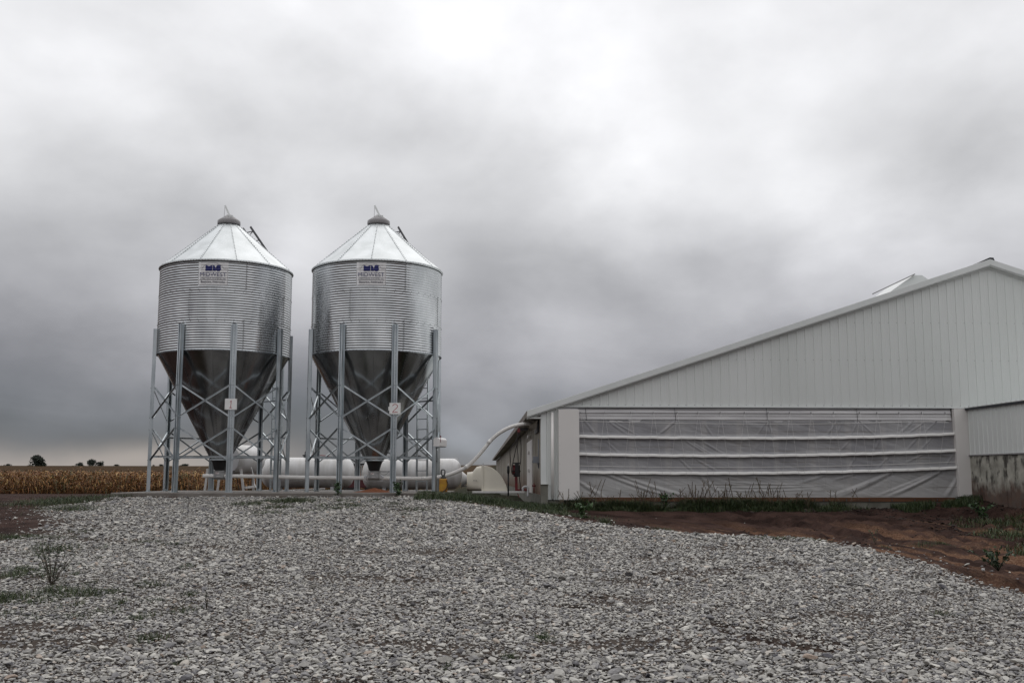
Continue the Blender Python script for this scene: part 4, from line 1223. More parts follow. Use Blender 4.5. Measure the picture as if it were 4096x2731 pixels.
D += .012 * (fbm(UU * 2.0 + ZZ * 6.0, ZZ * 1.0 + 7) - .5) * 2
for co in BARS:
    zb2 = np.polyval(co, UU); D += .045 * np.exp(-((ZZ - zb2) / .06) ** 2)
edge = np.clip((1 - TT) * 12, 0, 1); D = D * (.3 + .7 * edge)
PW = -.03 - np.clip(D, -.03, .2)
P = np.array([bl(0, 0, 0)]) + UU.ravel()[:, None] * np.array(BU) + PW.ravel()[:, None] * np.array(BW); P[:, 2] = ZZ.ravel()
off = np.array(OFFS[barn.name]); I = np.arange(nu * nz_).reshape(nz_, nu)
Fc = np.stack([I[:-1, :-1].ravel(), I[1:, :-1].ravel(), I[1:, 1:].ravel(), I[:-1, 1:].ravel()], -1)
m = bpy.data.materials.new('curtain_cloth'); m.use_nodes = True; nt = m.node_tree; b = nt.nodes['Principled BSDF']
tcn = N('ShaderNodeTexCoord'); sp = N('ShaderNodeSeparateXYZ'); L(tcn.outputs['Object'], sp.inputs[0])
cc = MIX(MR(NZ(.9, 6), .35, .65, 0, 1), (.235, .232, .245), (.315, .31, .315))
lowz = zb_ * 0
cc = MIX(MR(sp.outputs[2], .78, .35, 0, .75), cc, (.43, .42, .41))          # single, paler layer near the bottom hem
wv_ = N('ShaderNodeTexWave'); wv_.inputs['Scale'].default_value = .33; wv_.inputs['Distortion'].default_value = .4; L(tcn.outputs['Object'], wv_.inputs['Vector'])
cc = MIX(M('MULTIPLY', MR(wv_.outputs['Fac'], .90, .98, 0, 1), .28), cc, (.42, .40, .385))     # studs showing through the film
cc = MIX(M('MULTIPLY', MR(NZ(2.5, 6, (.22, 1, 9)), .56, .70, 0, 1), .45), cc, (.10, .08, .055))      # dirt lines
L(cc, b.inputs['Base Color']); b.inputs['Roughness'].default_value = .42
bpn = N('ShaderNodeBump'); bpn.inputs['Strength'].default_value = .35; bpn.inputs['Distance'].default_value = .01
L(NZ(9, 5, (1, 1, 2.5), 0), bpn.inputs['Height']); L(bpn.outputs[0], b.inputs['Normal']); MT['cloth'] = m
cur = np_mesh('curtain', P - off, Fc, MT['cloth'], smooth=True); cur.parent = barn
for co in BARS:
    mb = MB(); vs = []
    n_ = 120; uu = np.linspace(uL, uR + .05, n_)
    pr = [(-.075, .042), (-.100, .036), (-.108, .018), (-.110, -.018), (-.108, -.034), (-.07, -.038)]
    for u in uu:
        zb2 = float(np.polyval(co, u)) + .004 * math.sin(u * 7) + .003 * math.sin(u * 17 + 2)
        for w_, dz in pr: vs.append(bl(u, w_ - .003 * math.sin(u * 11), zb2 + dz))
    k = len(pr); mb.smooth = True
    mb.add(vs, [(i * k + j, (i + 1) * k + j, (i + 1) * k + j + 1, i * k + j + 1) for i in range(n_ - 1) for j in range(k - 1)])
    build(mb, 'curtain_pocket', MT['pole'], cur, fix=False)
mb = MB(); zh = zt_m - .10
vs = []; n_ = 100
for u in np.linspace(uL, uR + .03, n_):
    s1 = (u - uL) / (uR - uL); zq = zt_m + (zt_l - zt_m) * max(0, 1 - 2 * s1) ** 2 + (zt_r - zt_m) * max(0, 2 * s1 - 1) ** 2
    vs += [bl(u, -.066, zq - .085), bl(u, -.066, zq - .093)]
mb.add(vs, [(2 * i, 2 * i + 2, 2 * i + 3, 2 * i + 1) for i in range(n_ - 1)])
vs = []
for u in np.linspace(uL, uR + .03, n_):
    zq = float(np.polyval(BARS[2], u)) + .30 - .10
    zq = (float(np.polyval(BARS[1], u)) + float(np.polyval(BARS[2], u))) / 2 - .06
    vs += [bl(u, -.075, zq), bl(u, -.075, zq - .009)]
mb.add(vs, [(2 * i, 2 * i + 2, 2 * i + 3, 2 * i + 1) for i in range(n_ - 1)])
build(mb, 'hem_stitch', MT['pole'], cur, fix=False)
# zigzag cords from hooks on the header rail
hooks = [2320, 2417, 2521, 2612, 2707, 2790, 2879, 2975, 3070, 3155, 3241, 3330, 3434, 3504, 3592, 3682, 3776]
for i, hx in enumerate(hooks):
    mb = MB(); u, z = uz(hx, 1647); mb.bar(bl(u, -.055, z), bl(u, -.062, z - .05), .008, .016, up=BU); build(mb, 'hook', MT['steel_dark'], barn)
    for s2 in (-1, 1):
        lx = hx + s2 * (45 if s2 > 0 else 38); 
        if lx < 2318 or lx > 3815: continue
        u2, z2_ = uz(lx, 1962)
        mb = MB(); mb.tube([bl(u, -.115, z), bl(u2, -.125, z2_)], .0022, 5); build(mb, 'cord', MT['cord'], barn)
for hx in (2346, 2702, 3068, 3428):
    mb = MB(); mb.tube([bl(uz(hx - 5, 1633)[0], -.05, uz(hx, 1633)[1]), bl(uz(hx, 1680)[0], -.06, uz(hx, 1682)[1])], .006, 5); build(mb, 'hanger', MT['steel_dark'], barn)

# side wall (left), dirty ribbed sheet
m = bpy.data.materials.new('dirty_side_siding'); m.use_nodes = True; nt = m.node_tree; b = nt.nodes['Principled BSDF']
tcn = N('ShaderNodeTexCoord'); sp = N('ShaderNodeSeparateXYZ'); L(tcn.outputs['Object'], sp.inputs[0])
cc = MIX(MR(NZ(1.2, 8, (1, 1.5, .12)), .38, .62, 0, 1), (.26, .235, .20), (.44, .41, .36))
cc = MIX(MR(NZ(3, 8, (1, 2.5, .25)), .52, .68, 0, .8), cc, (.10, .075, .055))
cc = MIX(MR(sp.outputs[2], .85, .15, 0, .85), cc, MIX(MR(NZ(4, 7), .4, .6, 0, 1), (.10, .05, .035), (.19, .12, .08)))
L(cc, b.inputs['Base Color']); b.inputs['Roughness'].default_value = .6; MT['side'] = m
mb = MB(); zsw = z_l - .12
pts = []; k = 0
while k * RIB < BLEN:
    for du, d_ in ((0, 0), (.16, 0), (.178, .02), (.20, .02), (.2185, 0)): pts.append((.10 + k * RIB + du, d_))
    k += 1
vs = []
for w_, d_ in pts: vs += [bl(.02 - d_, w_, zb_ + .12), bl(.02 - d_, w_, zsw)]
mb.add(vs, [(2 * i, 2 * i + 2, 2 * i + 3, 2 * i + 1) for i in range(len(pts) - 1)])
build(mb, 'side_wall', MT['side'], barn, fix=False)
mb = MB(); mb.box(bl(.12, BLEN / 2, (zg + zb_ + .12) / 2), (.26, BLEN - .5, zb_ + .12 - zg), mtx=BM_); build(mb, 'side_foundation', MT['found'], barn)
mb = MB(); poly = [(u_l + .01, z_l - .01), (u_l + .01, z_l - .10), (.0, z_l - .10), (.05, z_l + .05)]
mb.prism(poly, .06, BLEN - .2, mtx=BM_, off=B0)
mb.prism([(u_l - .012, z_l + .03), (u_l + .009, z_l + .03), (u_l + .009, z_l - .125), (u_l - .012, z_l - .125)], -.13, BLEN - .2, mtx=BM_, off=B0)
build(mb, 'eave_soffit', MT['soffit'], barn)
mb = MB(); mb.box(bl(u_l * .5 + .0, -.02, z_l - .14), (abs(u_l), .13, .04), mtx=BM_); build(mb, 'eave_return', MT['trim'], barn, bevel=.003)
# the dark hole the pipe goes into, with a torn flap
mb = MB(); mb.box(bl(.0, 1.4, z_l - .30), (.10, 1.5, .34), mtx=BM_); build(mb, 'pipe_opening', MT['black'], barn)
mb = MB(); q0 = bl(-.06, .45, z_l - .17); q1 = bl(-.30, 1.0, z_l - .33); q2 = bl(-.20, 1.3, z_l - .42); q3 = bl(-.07, .9, z_l - .40)
mb.add([q0, q1, q2, q3], [(0, 1, 2, 3)]); mb.add([p + Vector((.01, 0, .01)) for p in (q0, q1, q2, q3)], [(3, 2, 1, 0)]); build(mb, 'torn_flap', MT['side'], barn)
# louvre strips / white side panel near the corner
mb = MB(); mb.box(bl(-.012, 5.6, (zb_ + .1 + z_l - .55) / 2), (.05, 3.2, z_l - .65 - zb_), mtx=BM_)
for z_ in (.2, .75, 1.25): mb.box(bl(-.06, 5.6, z_), (.06, .5, .10), mtx=BM_)
build(mb, 'side_panel', MT['panel'], barn, bevel=.01)
# conduit and meter box on side wall by the corner
mb = MB(); cu_ = uz(2157, 1755, .35); c2 = uz(2157, 1872, .35); mb.tube([bl(-.035, .35, cu_[1]), bl(-.035, .35, c2[1])], .016, 8)
mb.tube([bl(-.07, .35, c2[1] + .2), bl(-.04, .35, c2[1] - .0)], .012, 8); build(mb, 'conduit', MT['grey_box'], barn)
mb = MB(); cb = uz(2150, 1838, .35); mb.box(bl(-.10, .35, cb[1]), (.16, .12, .17), mtx=BM_); mb.tube([bl(-.18, .30, cb[1] + .0), bl(-.20, .30, cb[1] - .06), bl(-.17, .30, cb[1] - .09)], .012, 8); build(mb, 'junction_box', MT['grey_box'], barn, bevel=.01)

# ---------------------------------------------------------------- wing on the right, running towards the camera
WA = math.radians(-3.0)
W0 = bl(uz(3862, 1700)[0], -.01, 0); WD = Vector((math.sin(-WA) * 1.15, -math.cos(WA), 0)).normalized()   # towards the camera
WN = Vector((-WD.y, WD.x, 0))                      # to the right
if WN.x < 0: WN = -WN
ztw = at(3862, 1636, W0.y).z; zbw = at(3862, 1820, W0.y).z
WL = 9.0
m_w = Matrix((WD, WN, Vector((0, 0, 1)))).transposed()
wing = thing('barn_wing', 'low white ribbed wing on a stained concrete wall, right of the curtain', 'barn wing', (W0.x, W0.y, zb_))
mb = MB(); k = 0; vs = []; pts = []
while k * RIB < WL:
    for du, d_ in ((0, 0), (.075, 0), (.082, .003), (.10, 0), (.16, 0), (.178, .019), (.20, .019), (.2185, 0)): pts.append((k * RIB + du, d_))
    k += 1
for s1, d_ in pts: vs += [W0 + WD * s1 - WN * d_ + Vector((0, 0, zbw)), W0 + WD * s1 - WN * d_ + Vector((0, 0, ztw))]
mb.add(vs, [(2 * i, 2 * i + 2, 2 * i + 3, 2 * i + 1) for i in range(len(pts) - 1)])
build(mb, 'wing_siding', MT['siding'], wing, fix=False)
mb = MB(); mb.box(W0 + WD * WL / 2 - WN * .02 + Vector((0, 0, zbw - .01)), (WL, .06, .03), mtx=m_w); build(mb, 'base_flashing', MT['cap_grey'], wing)
m = bpy.data.materials.new('stained_concrete'); m.use_nodes = True; nt = m.node_tree; b = nt.nodes['Principled BSDF']
tcn = N('ShaderNodeTexCoord'); sp = N('ShaderNodeSeparateXYZ'); L(tcn.outputs['Object'], sp.inputs[0])
cc = MIX(MR(NZ(3, 8), .35, .65, 0, 1), (.25, .24, .205), (.48, .46, .40))
cc = MIX(MR(NZ(5, 8, (1, 1, .6)), .52, .62, 0, .85), cc, (.045, .04, .035))
cc = MIX(M('MULTIPLY', MR(M('ADD', sp.outputs[2], M('MULTIPLY', NZ(2.5, 6), .7)), 0.88, .58, 0, 1), .85), cc, MIX(MR(NZ(6, 6), .4, .6, 0, 1), (.10, .045, .03), (.06, .03, .022)))
L(cc, b.inputs['Base Color']); b.inputs['Roughness'].default_value = .85
bpn = N('ShaderNodeBump'); bpn.inputs['Strength'].default_value = .4; bpn.inputs['Distance'].default_value = .02; L(NZ(14, 6), bpn.inputs['Height']); L(bpn.outputs[0], b.inputs['Normal'])
mb = MB(); mb.box(W0 + WD * WL / 2 + WN * .10 + Vector((0, 0, (zbw - .03 - 1.3) / 2)), (WL, .22, zbw - .03 + 1.3), mtx=m_w)
s1 = 1.9; mb.box(W0 + WD * s1 - WN * .025 + Vector((0, 0, (zbw - 1.3) / 2 - .03)), (.05, .04, zbw + 1.2), mtx=m_w)
build(mb, 'concrete_wall', m, wing)
mb = MB(); RW = 7.0; sl_ = .09
p = [W0 + WD * (-.02) - WN * .09 + Vector((0, 0, ztw + .03)), W0 + WD * (WL + .1) - WN * .09 + Vector((0, 0, ztw + .03))]
p += [p[1] + WN * RW + Vector((0, 0, RW * sl_)), p[0] + WN * RW + Vector((0, 0, RW * sl_))]
mb.add(p + [q + Vector((0, 0, -.02)) for q in p], [(0, 1, 2, 3), (7, 6, 5, 4), (0, 4, 5, 1), (1, 5, 6, 2), (2, 6, 7, 3), (3, 7, 4, 0)])
k = 0
while k * RIB < WL:
    a3 = W0 + WD * (k * RIB + .19) - WN * .105 + Vector((0, 0, ztw + .036)); mb.bar(a3, a3 + WN * RW + Vector((0, 0, RW * sl_)), .04, .025); k += 1
build(mb, 'wing_roof', MT['trim'], wing)
mb = MB(); mb.box(W0 + WD * WL / 2 - WN * .03 + Vector((0, 0, ztw - .015)), (WL, .10, .045), mtx=m_w); mb.box(W0 + WD * WL / 2 + WN * 3.0 + Vector((0, 0, ztw - .6)), (WL - .1, 5.5, 1.0), mtx=m_w); build(mb, 'wing_eave', MT['roof_dark'], wing)
mb = MB(); mb.box(W0 - WN * .02 + WD * .02 + Vector((0, 0, (ztw + zb_) / 2)), (.05, .07, ztw - zb_), mtx=m_w); build(mb, 'corner_strip', MT['roof_dark'], wing)

# ---------------------------------------------------------------- fan hoods beside the side wall
def fan_hood(px_pts, Y, dep, label, full=True):
    base = at(px_pts[0][0], px_pts[0][1], Y)
    root = thing('fan_hood', label, 'fan hood', (base.x, Y, base.z), 'cream fan hoods along the barn')
    return root


YH = 29.6
root = fan_hood([(1960, 1962)], YH, 1.1, 'cream moulded fan hood with a curved back on a white plank', True)
outl = [(1872, 1962), (1871, 1888), (1892, 1885), (1898, 1878), (1906, 1867), (1920, 1863.5), (1944, 1863), (1966, 1869), (1989, 1886), (2006, 1906), (2019, 1929), (2028, 1950), (2031, 1963)]
mb = MB()
# left part: swelling shell lofted from the round mouth to the box section; sections across depth
secs = []
top_of = {1871: 1888, 1880: 1887, 1892: 1885, 1900: 1875, 1908: 1866, 1920: 1863.5, 1932: 1863}
for px, ty in top_of.items():
    a3 = at(px, ty, YH); zb4 = at(px, 1962, YH).z; h_ = a3.z - zb4; wdt = .62 + (.40 * (px - 1871) / 61)
    e = 2.2 + 3.0 * (px - 1871) / 61
    sec = []
    for k in range(32):
        q = 2 * PI * k / 32; cx_, cz_ = math.cos(q), math.sin(q)
        sec.append(Vector((a3.x, YH + wdt / 2 * math.copysign(abs(cx_) ** (2 / e), cx_), zb4 + h_ / 2 + h_ / 2 * math.copysign(abs(cz_) ** (2 / e), cz_))))
    secs.append(sec)
mb.smooth = True
for i in range(len(secs) - 1):
    mb.add(secs[i] + secs[i + 1], [(k, (k + 1) % 32, (k + 1) % 32 + 32, k + 32) for k in range(32)])
mb.smooth = False; mb.add(secs[-1], [tuple(range(32))])
build(mb, 'mouth', MT['cream'], root)
mb = MB(); mb.tube([secs[0][k] + Vector((-.004, 0, 0)) for k in list(range(32)) + [0]], .008, 6); build(mb, 'mouth_rim', MT['cream'], root)
mb = MB(); mb.lathe([(.001, 0), (.28, 0)], 24, c=(secs[0][0].x + .03, YH, secs[0][8].z - .28), mtx=Matrix(((0, 0, 1), (0, 1, 0), (-1, 0, 0)))); build(mb, 'fan_grille', MT['black'], root)
mb = MB(); ol = [at(x, y, YH) for x, y in ((1928, 1962), (1928, 1863), (1944, 1863), (1966, 1869), (1989, 1886), (2006, 1906), (2019, 1929), (2028, 1950), (2031, 1963))]
pts2 = smooth_path(ol[1:], 4)
poly = [(ol[0].x, ol[0].z)] + [(p.x, p.z) for p in pts2]
mb.prism(poly, YH - .50, YH + .50); build(mb, 'hood', MT['cream'], root, bevel=.025)
mb = MB(); q = at(1932, 1860, YH - .50); mb.box((q.x, YH - .515, (q.z + at(1932, 1962, YH).z) / 2 - .0), (.035, .03, q.z - at(1932, 1962, YH).z)); build(mb, 'seam_strip', MT['cream'], root, bevel=.006)
mb = MB(); mb.box((q.x, YH - .50, q.z + .015), (.045, .05, .075)); build(mb, 'latch', MT['tank_grey'], root)
mb = MB()
for px in (1896, 1904.5): bolt(mb, at(px, 1921, YH - .47), (0, -1, 0), .014, .03)
bolt(mb, at(1875.5, 1925, YH - .31), (0, -1, 0), .010, .012)
build(mb, 'bolt', MT['steel_dark'], root)
o = MB(); a3 = at(1890, 1967, YH - .55); b3 = at(2098, 1967, YH - .55); o.bar(a3, b3, .12, .055); tag(o.build('base_plank', MT['white_wood'], bevel=.005), 'long white plank on the ground in front of the cream fan hood', 'board')
# second hood further back, only its mouth cone shows
YH2 = 38.5
root = thing('fan_hood', 'white fan cone half hidden behind the right-hand gas tank', 'fan hood', at(1868, 1945, YH2), 'cream fan hoods along the barn')
mb = MB(); c3 = at(1846, 1916, YH2); mb.lathe([(.30, -.0), (.29, .02), (.20, .13), (.08, .27)], 32, c=c3, mtx=Matrix(((0, 0, 1), (0, 1, 0), (-1, 0, 0)))); build(mb, 'cone', MT['tank'], root)
mb = MB(); a3 = at(1876, 1918, YH2); mb.box(a3 + Vector((.02, 0, -.05)), (.14, .35, .35)); build(mb, 'housing', MT['grey_box'], root, bevel=.02)
mb = MB(); mb.bar(at(1848, 1944, YH2), at(1882, 1943, YH2), .4, .03); build(mb, 'stand', MT['steel_dark'], root)

# black post, red stand with motor and hoses
q = at(2033, 1968, 29.0); root = thing('marker_post', 'thin black post with a pale tip beside the cream hood', 'post', (q.x, q.y, q.z - .05))
mb = MB(); t3 = at(2033, 1862, 29.0); mb.tube([q + Vector((0, 0, -.1)), q.lerp(t3, .70)], .022, 12); mb.tube([q.lerp(t3, .70), q.lerp(t3, .74), q.lerp(t3, .97), t3], [.022, .036, .036, .018], 12); build(mb, 'shaft', MT['black'], root)
mb = MB(); mb.tube([t3, t3 + Vector((0, 0, .06))], [.018, .010], 10); build(mb, 'tip', MT['white_wood'], root)
YR = 29.2; q = at(2066, 1965, YR); root = thing('hydraulic_stand', 'red steel stand carrying a red and black motor with hanging hoses', 'hydraulic stand', q)
mb = MB(); t3 = at(2064, 1893, YR); mb.bar(q, t3, .075, .075, up=(0, 1, 0)); mb.bar(at(2062, 1960, YR), at(2112, 1958, YR), .08, .07); mb.bar(at(2062, 1955, YR), at(2078, 1990, YR - .3), .02, .02); build(mb, 'frame', MT['red'], root, bevel=.006)
mb = MB(); m0 = at(2056, 1885, YR); mb.tube([m0 + Vector((0, 0, -.09)), m0 + Vector((0, 0, .15))], .058, 18); mb.tube([m0 + Vector((0, 0, .15)), m0 + Vector((0, 0, .18))], .065, 18); build(mb, 'motor', MT['red'], root)
mb = MB(); m1 = at(2068, 1875, YR - .04); mb.box(m1, (.11, .13, .30)); mb.box(m1 + Vector((-.02, 0, .165)), (.22, .14, .03)); mb.box(m1 + Vector((.03, 0, -.17)), (.10, .12, .09)); mb.tube([m1 + Vector((-.14, 0, -.06)), m1 + Vector((.1, 0, -.06))], .022, 10); mb.tube([m1 + Vector((-.10, 0, -.18)), m1 + Vector((.09, 0, -.18))], .03, 10); mb.tube([m1 + Vector((.07, 0, -.2)), m1 + Vector((.07, 0, .1))], .018, 10); build(mb, 'pump_block', MT['black'], root, bevel=.006)
mb = MB()
for P_ in ([(2074, 1728), (2066, 1760), (2042, 1795), (2041, 1830), (2045, 1872), (2048, 1892), (2060, 1893)], [(2074, 1728), (2070, 1765), (2058, 1820), (2050, 1860), (2052, 1885)], [(2076, 1730), (2069, 1780), (2072, 1820), (2073, 1850)], [(2078, 1730), (2084, 1780), (2083, 1840), (2076, 1880), (2080, 1930), (2084, 1970)]):
    mb = MB(); mb.tube(smooth_path([at(x, y, YR - .08) for x, y in P_], 5), .0115, 8); build(mb, 'hose', MT['hose'], root, fix=False)
mb = MB(); q = at(2075, 1723, YR); mb.tube([q + Vector((0, .1, -.02)), q + Vector((0, -.12, .0))], .045, 12); mb.box(q + Vector((.0, 0, .04)), (.07, .1, .07)); build(mb, 'hose_coupling', MT['red'], root)
mb = MB(); mb.box(at(2096, 1717, YR + .1), (.22, .2, .07)); build(mb, 'hose_bracket', MT['black'], root)

# pipes and valve at the corner of the barn base
root = thing('water_valve', 'grey elbow pipe and small red valve at the foot of the barn corner', 'valve', at(2110, 1975, 28.6))
mb = MB(); mb.tube(smooth_path([at(2092, 1962, 28.6), at(2092, 1950, 28.6), at(2104, 1945, 28.6), at(2112, 1952, 28.6), at(2111, 1985, 28.6)], 4), .03, 10); build(mb, 'elbow', MT['tank_grey'], root)
mb = MB(); q = at(2136, 1942, 28.4); mb.tube([q + Vector((-.05, 0, 0)), q + Vector((.05, 0, 0))], .02, 8); mb.tube([q, q + Vector((0, 0, .07))], .012, 8); mb.tube([q + Vector((0, 0, -.2)), q], .012, 8); build(mb, 'valve_handle', MT['red'], root)

# ---------------------------------------------------------------- gravel
def ico(sub):
    bm = bmesh.new(); bmesh.ops.create_icosphere(bm, subdivisions=sub, radius=1.0); bm.verts.ensure_lookup_table()
    V_ = np.array([v_.co[:] for v_ in bm.verts]); F_ = np.array([[v_.index for v_ in f.verts] for f in bm.faces]); bm.free(); return V_, F_


def archetypes(sub, n):
    V_, F_ = ico(sub); out = []
    for i in range(n):
        P_ = V_.copy()
        for k in range(9):   # chop with random planes -> angular crushed rock
            d = rng.normal(size=3); d /= np.linalg.norm(d); h_ = rng.uniform(.35, .75); q = P_ @ d; m_ = q > h_
            P_[m_] -= np.outer(q[m_] - h_, d)
        P_ *= rng.uniform(.92, 1.08, size=P_.shape); out.append(P_ * np.array([1, rng.uniform(.5, .9), rng.uniform(.26, .48)]))
    return out, F_


def scatter(xr, yr, spacing, keep):
    gx = np.arange(xr[0], xr[1], spacing); gy = np.arange(yr[0], yr[1], spacing); a_, b_ = np.meshgrid(gx, gy)
    a_ = a_.ravel() + rng.uniform(-.55, .55, a_.size) * spacing; b_ = b_.ravel() + rng.uniform(-.55, .55, b_.size) * spacing
    k = keep(a_, b_); return a_[k], b_[k]


def stones(x, y, rad, sub, n_arch=24, lift=.35):
    A, F_ = archetypes(sub, n_arch); n = len(x); z = height(x, y)
    tid = rng.integers(0, n_arch, n); Vs, Fs, Ts = [], [], []; o_ = 0
    yaw = rng.uniform(0, 2 * PI, n); tx_ = rng.normal(0, .24, n); ty_ = rng.normal(0, .24, n)
    tint = np.clip(rng.beta(2.2, 2.0, n) * .86, 0, .86); sp2 = rng.random(n); tint = np.where(sp2 > .95, rng.uniform(.86, 1.0, n), tint)
    for a_ in range(n_arch):
        k = np.where(tid == a_)[0]
        if not len(k): continue
        P_ = A[a_][None] * rad[k][:, None, None]
        c_, s_ = np.cos(tx_[k])[:, None], np.sin(tx_[k])[:, None]; Y = P_[..., 1] * c_ - P_[..., 2] * s_; Z = P_[..., 1] * s_ + P_[..., 2] * c_
        c_, s_ = np.cos(ty_[k])[:, None], np.sin(ty_[k])[:, None]; X = P_[..., 0] * c_ + Z * s_; Z = -P_[..., 0] * s_ + Z * c_
        c_, s_ = np.cos(yaw[k])[:, None], np.sin(yaw[k])[:, None]; X2 = X * c_ - Y * s_; Y2 = X * s_ + Y * c_
        X2 += x[k][:, None]; Y2 += y[k][:, None]; Z = Z + (z[k] + rad[k] * lift * rng.uniform(-.4, 1.7, len(k)))[:, None]
        W_ = np.stack([X2, Y2, Z], -1).reshape(-1, 3); nv = len(A[a_])
        Fs.append((F_[None] + (np.arange(len(k)) * nv)[:, None, None]).reshape(-1, 3) + o_); Vs.append(W_); o_ += len(W_)
        Ts.append(np.repeat(tint[k], len(F_)))
    return np.concatenate(Vs), np.concatenate(Fs), np.concatenate(Ts)


def gravel_keep(dens_edge=.25):
    def f(x, y):
        sd = poly_sd(x, y, GP) + 1.1 * (fbm(x * 1.4, y * 1.4) - .46)
        k = (np.abs(x) < .56 * y + 3.6) & (rng.random(x.shape) < np.clip(.04 - sd / .42, 0, 1)) & (rng.random(x.shape) > .90 * rut(x, y))
        k &= ~((y > PY0 - .05) & (x > PX0 - .05))
        # thin patches where earth shows through
        th = sstep(.56, .66, fbm(x * .9 + 3, y * 1.6)); k &= rng.random(x.shape) > .62 * th
        return k
    return f


parts = []
SZ = lambda x, y: .72 + .62 * fbm(x * .5 + 7, y * .9 + 2)
for (xa, xb, ya, yb, sp_c, mean, sub) in ((-8, 8, 6.4, 9.2, .0278, .0205, 2), (-10, 10, 9.2, 12.5, .029, .0208, 1), (-13, 13, 12.5, 17, .0335, .0235, 1), (-18, 13, 17, 27.2, .040, .0275, 1)):
    x, y = scatter((xa, xb), (ya, yb), sp_c, gravel_keep()); rad = np.clip(rng.lognormal(math.log(mean), .40, len(x)) * SZ(x, y), .009, .08); parts.append(stones(x, y, rad, sub))
# rim of larger stones at the edge, and strays on the soil
x, y = scatter((-14, 12), (9, 27.2), .10, lambda x, y: (np.abs(poly_sd(x, y, GP) + .1) < .22) & (rng.random(x.shape) < .5) & ~((y > PY0 - .03) & (x > PX0)) & (np.abs(x) < .56 * y + 2)); parts.append(stones(x, y, rng.uniform(.018, .05, len(x)), 1, lift=.4))
x, y = scatter((-18, 13), (9, 26.6), .17, lambda x, y: (poly_sd(x, y, GP) > .1) & (rng.random(x.shape) < .8 * np.exp(-poly_sd(x, y, GP) / .8)) & (np.abs(x) < .56 * y + 2)); parts.append(stones(x, y, np.clip(rng.lognormal(math.log(.022), .5, len(x)), .01, .07), 1, lift=.3))
Vs, Fs, Ts, o_ = [], [], [], 0
for a_, b_, c_ in parts: Vs.append(a_); Fs.append(b_ + o_); Ts.append(c_); o_ += len(a_)
gr = np_mesh('gravel', np.concatenate(Vs), np.concatenate(Fs), MT['stone'], np.concatenate(Ts))
tag(gr, 'grey crushed limestone gravel covering the yard', 'gravel', kind='stuff')
print('gravel faces', len(gr.data.polygons))

# clods of dark earth along the foundation
m = mat('earth_clod', (.014, .009, .007), .9, nscale=8, col2=(.035, .021, .016), bump=.5, bscale=30)
def clod_keep(x, y):
    q = y - (27.0 + x * .03); a_ = (x > 4.5) & (x < 13) & (np.abs(q + .55) < .55) & (rng.random(x.shape) < .5)
    b_ = (x > 8.8) & (x < 13) & (y > 21) & (y < 26) & (rng.random(x.shape) < .35)
    return a_ | b_
x, y = scatter((1, 13), (20, 27.2), .085, clod_keep); v3, f3, t3_ = stones(x, y, rng.uniform(.015, .055, len(x)) * np.where(rng.random(len(x)) < .1, 1.7, 1), 2, lift=.2)
x, y = scatter((0.5, 13), (15, 26.5), .16, lambda x, y: (poly_sd(x, y, GP) > .3) & (rng.random(x.shape) < .75 * sstep(.46, .58, fbm(x * .9, y * .9 + 4)))); v4, f4, t4 = stones(x, y, rng.uniform(.012, .04, len(x)), 1)
x, y = scatter((-19, -8), (15, 27), .22, lambda x, y: (poly_sd(x, y, GP) > .2) & (rng.random(x.shape) < .25)); v5, f5, t5 = stones(x, y, rng.uniform(.012, .035, len(x)), 1)
cl = np_mesh('soil_clods', np.concatenate([v3, v4, v5]), np.concatenate([f3, f4 + len(v3), f5 + len(v3) + len(v4)]), m)
tag(cl, 'loose dark clods of earth on the bare soil', 'earth', kind='stuff')

# ---------------------------------------------------------------- grass and weeds
class Leaves:
    def __init__(s): s.V = []; s.F = []; s.T = []; s.n = 0

    def blades(s, x, y, h, wd, lean=.5, tint=None, z0=None):
        n = len(x); z = (height(x, y) - .02) if z0 is None else z0; az = rng.uniform(0, 2 * PI, n); ln = rng.uniform(.1, 1, n) * lean * h
        fx, fy = np.cos(az), np.sin(az); sx_, sy_ = -fy, fx; rows = []
        for t_, ww in ((0, 1.0), (.45, .8), (.8, .45), (1.0, .04)):
            off = ln * t_ ** 2; zz2 = z + h * (t_ - .18 * t_ ** 3 * lean)
            for s_ in (-1, 1): rows.append(np.stack([x + fx * off + s_ * sx_ * wd * ww / 2, y + fy * off + s_ * sy_ * wd * ww / 2, zz2], -1))
        P_ = np.stack(rows, 1); s.V.append(P_.reshape(-1, 3)); b0 = s.n + np.arange(n)[:, None, None] * 8
        q = np.array([[0, 1, 3, 2], [2, 3, 5, 4], [4, 5, 7, 6]])[None]; s.F.append((b0 + q).reshape(-1, 4)); s.n += n * 8
        t2 = rng.random(n) if tint is None else tint; s.T.append(np.repeat(t2, 3))

    def quads(s, C, size, tint=None, flat=.0):
        n = len(C); a_ = rng.normal(size=(n, 3)); a_ /= np.linalg.norm(a_, axis=1)[:, None]; b_ = rng.normal(size=(n, 3)); b_ -= (b_ * a_).sum(1)[:, None] * a_; b_ /= np.linalg.norm(b_, axis=1)[:, None]
        sz = size if np.ndim(size) else np.full(n, size); P_ = np.stack([C - a_ * sz[:, None], C + b_ * sz[:, None] * .55, C + a_ * sz[:, None], C - b_ * sz[:, None] * .55], 1)
        s.V.append(P_.reshape(-1, 3)); s.F.append(s.n + np.arange(n * 4).reshape(n, 4)); s.n += n * 4; s.T.append(rng.random(n) if tint is None else tint)

    def build(s, name, material): return np_mesh(name, np.concatenate(s.V), np.concatenate(s.F), material, np.concatenate(s.T))


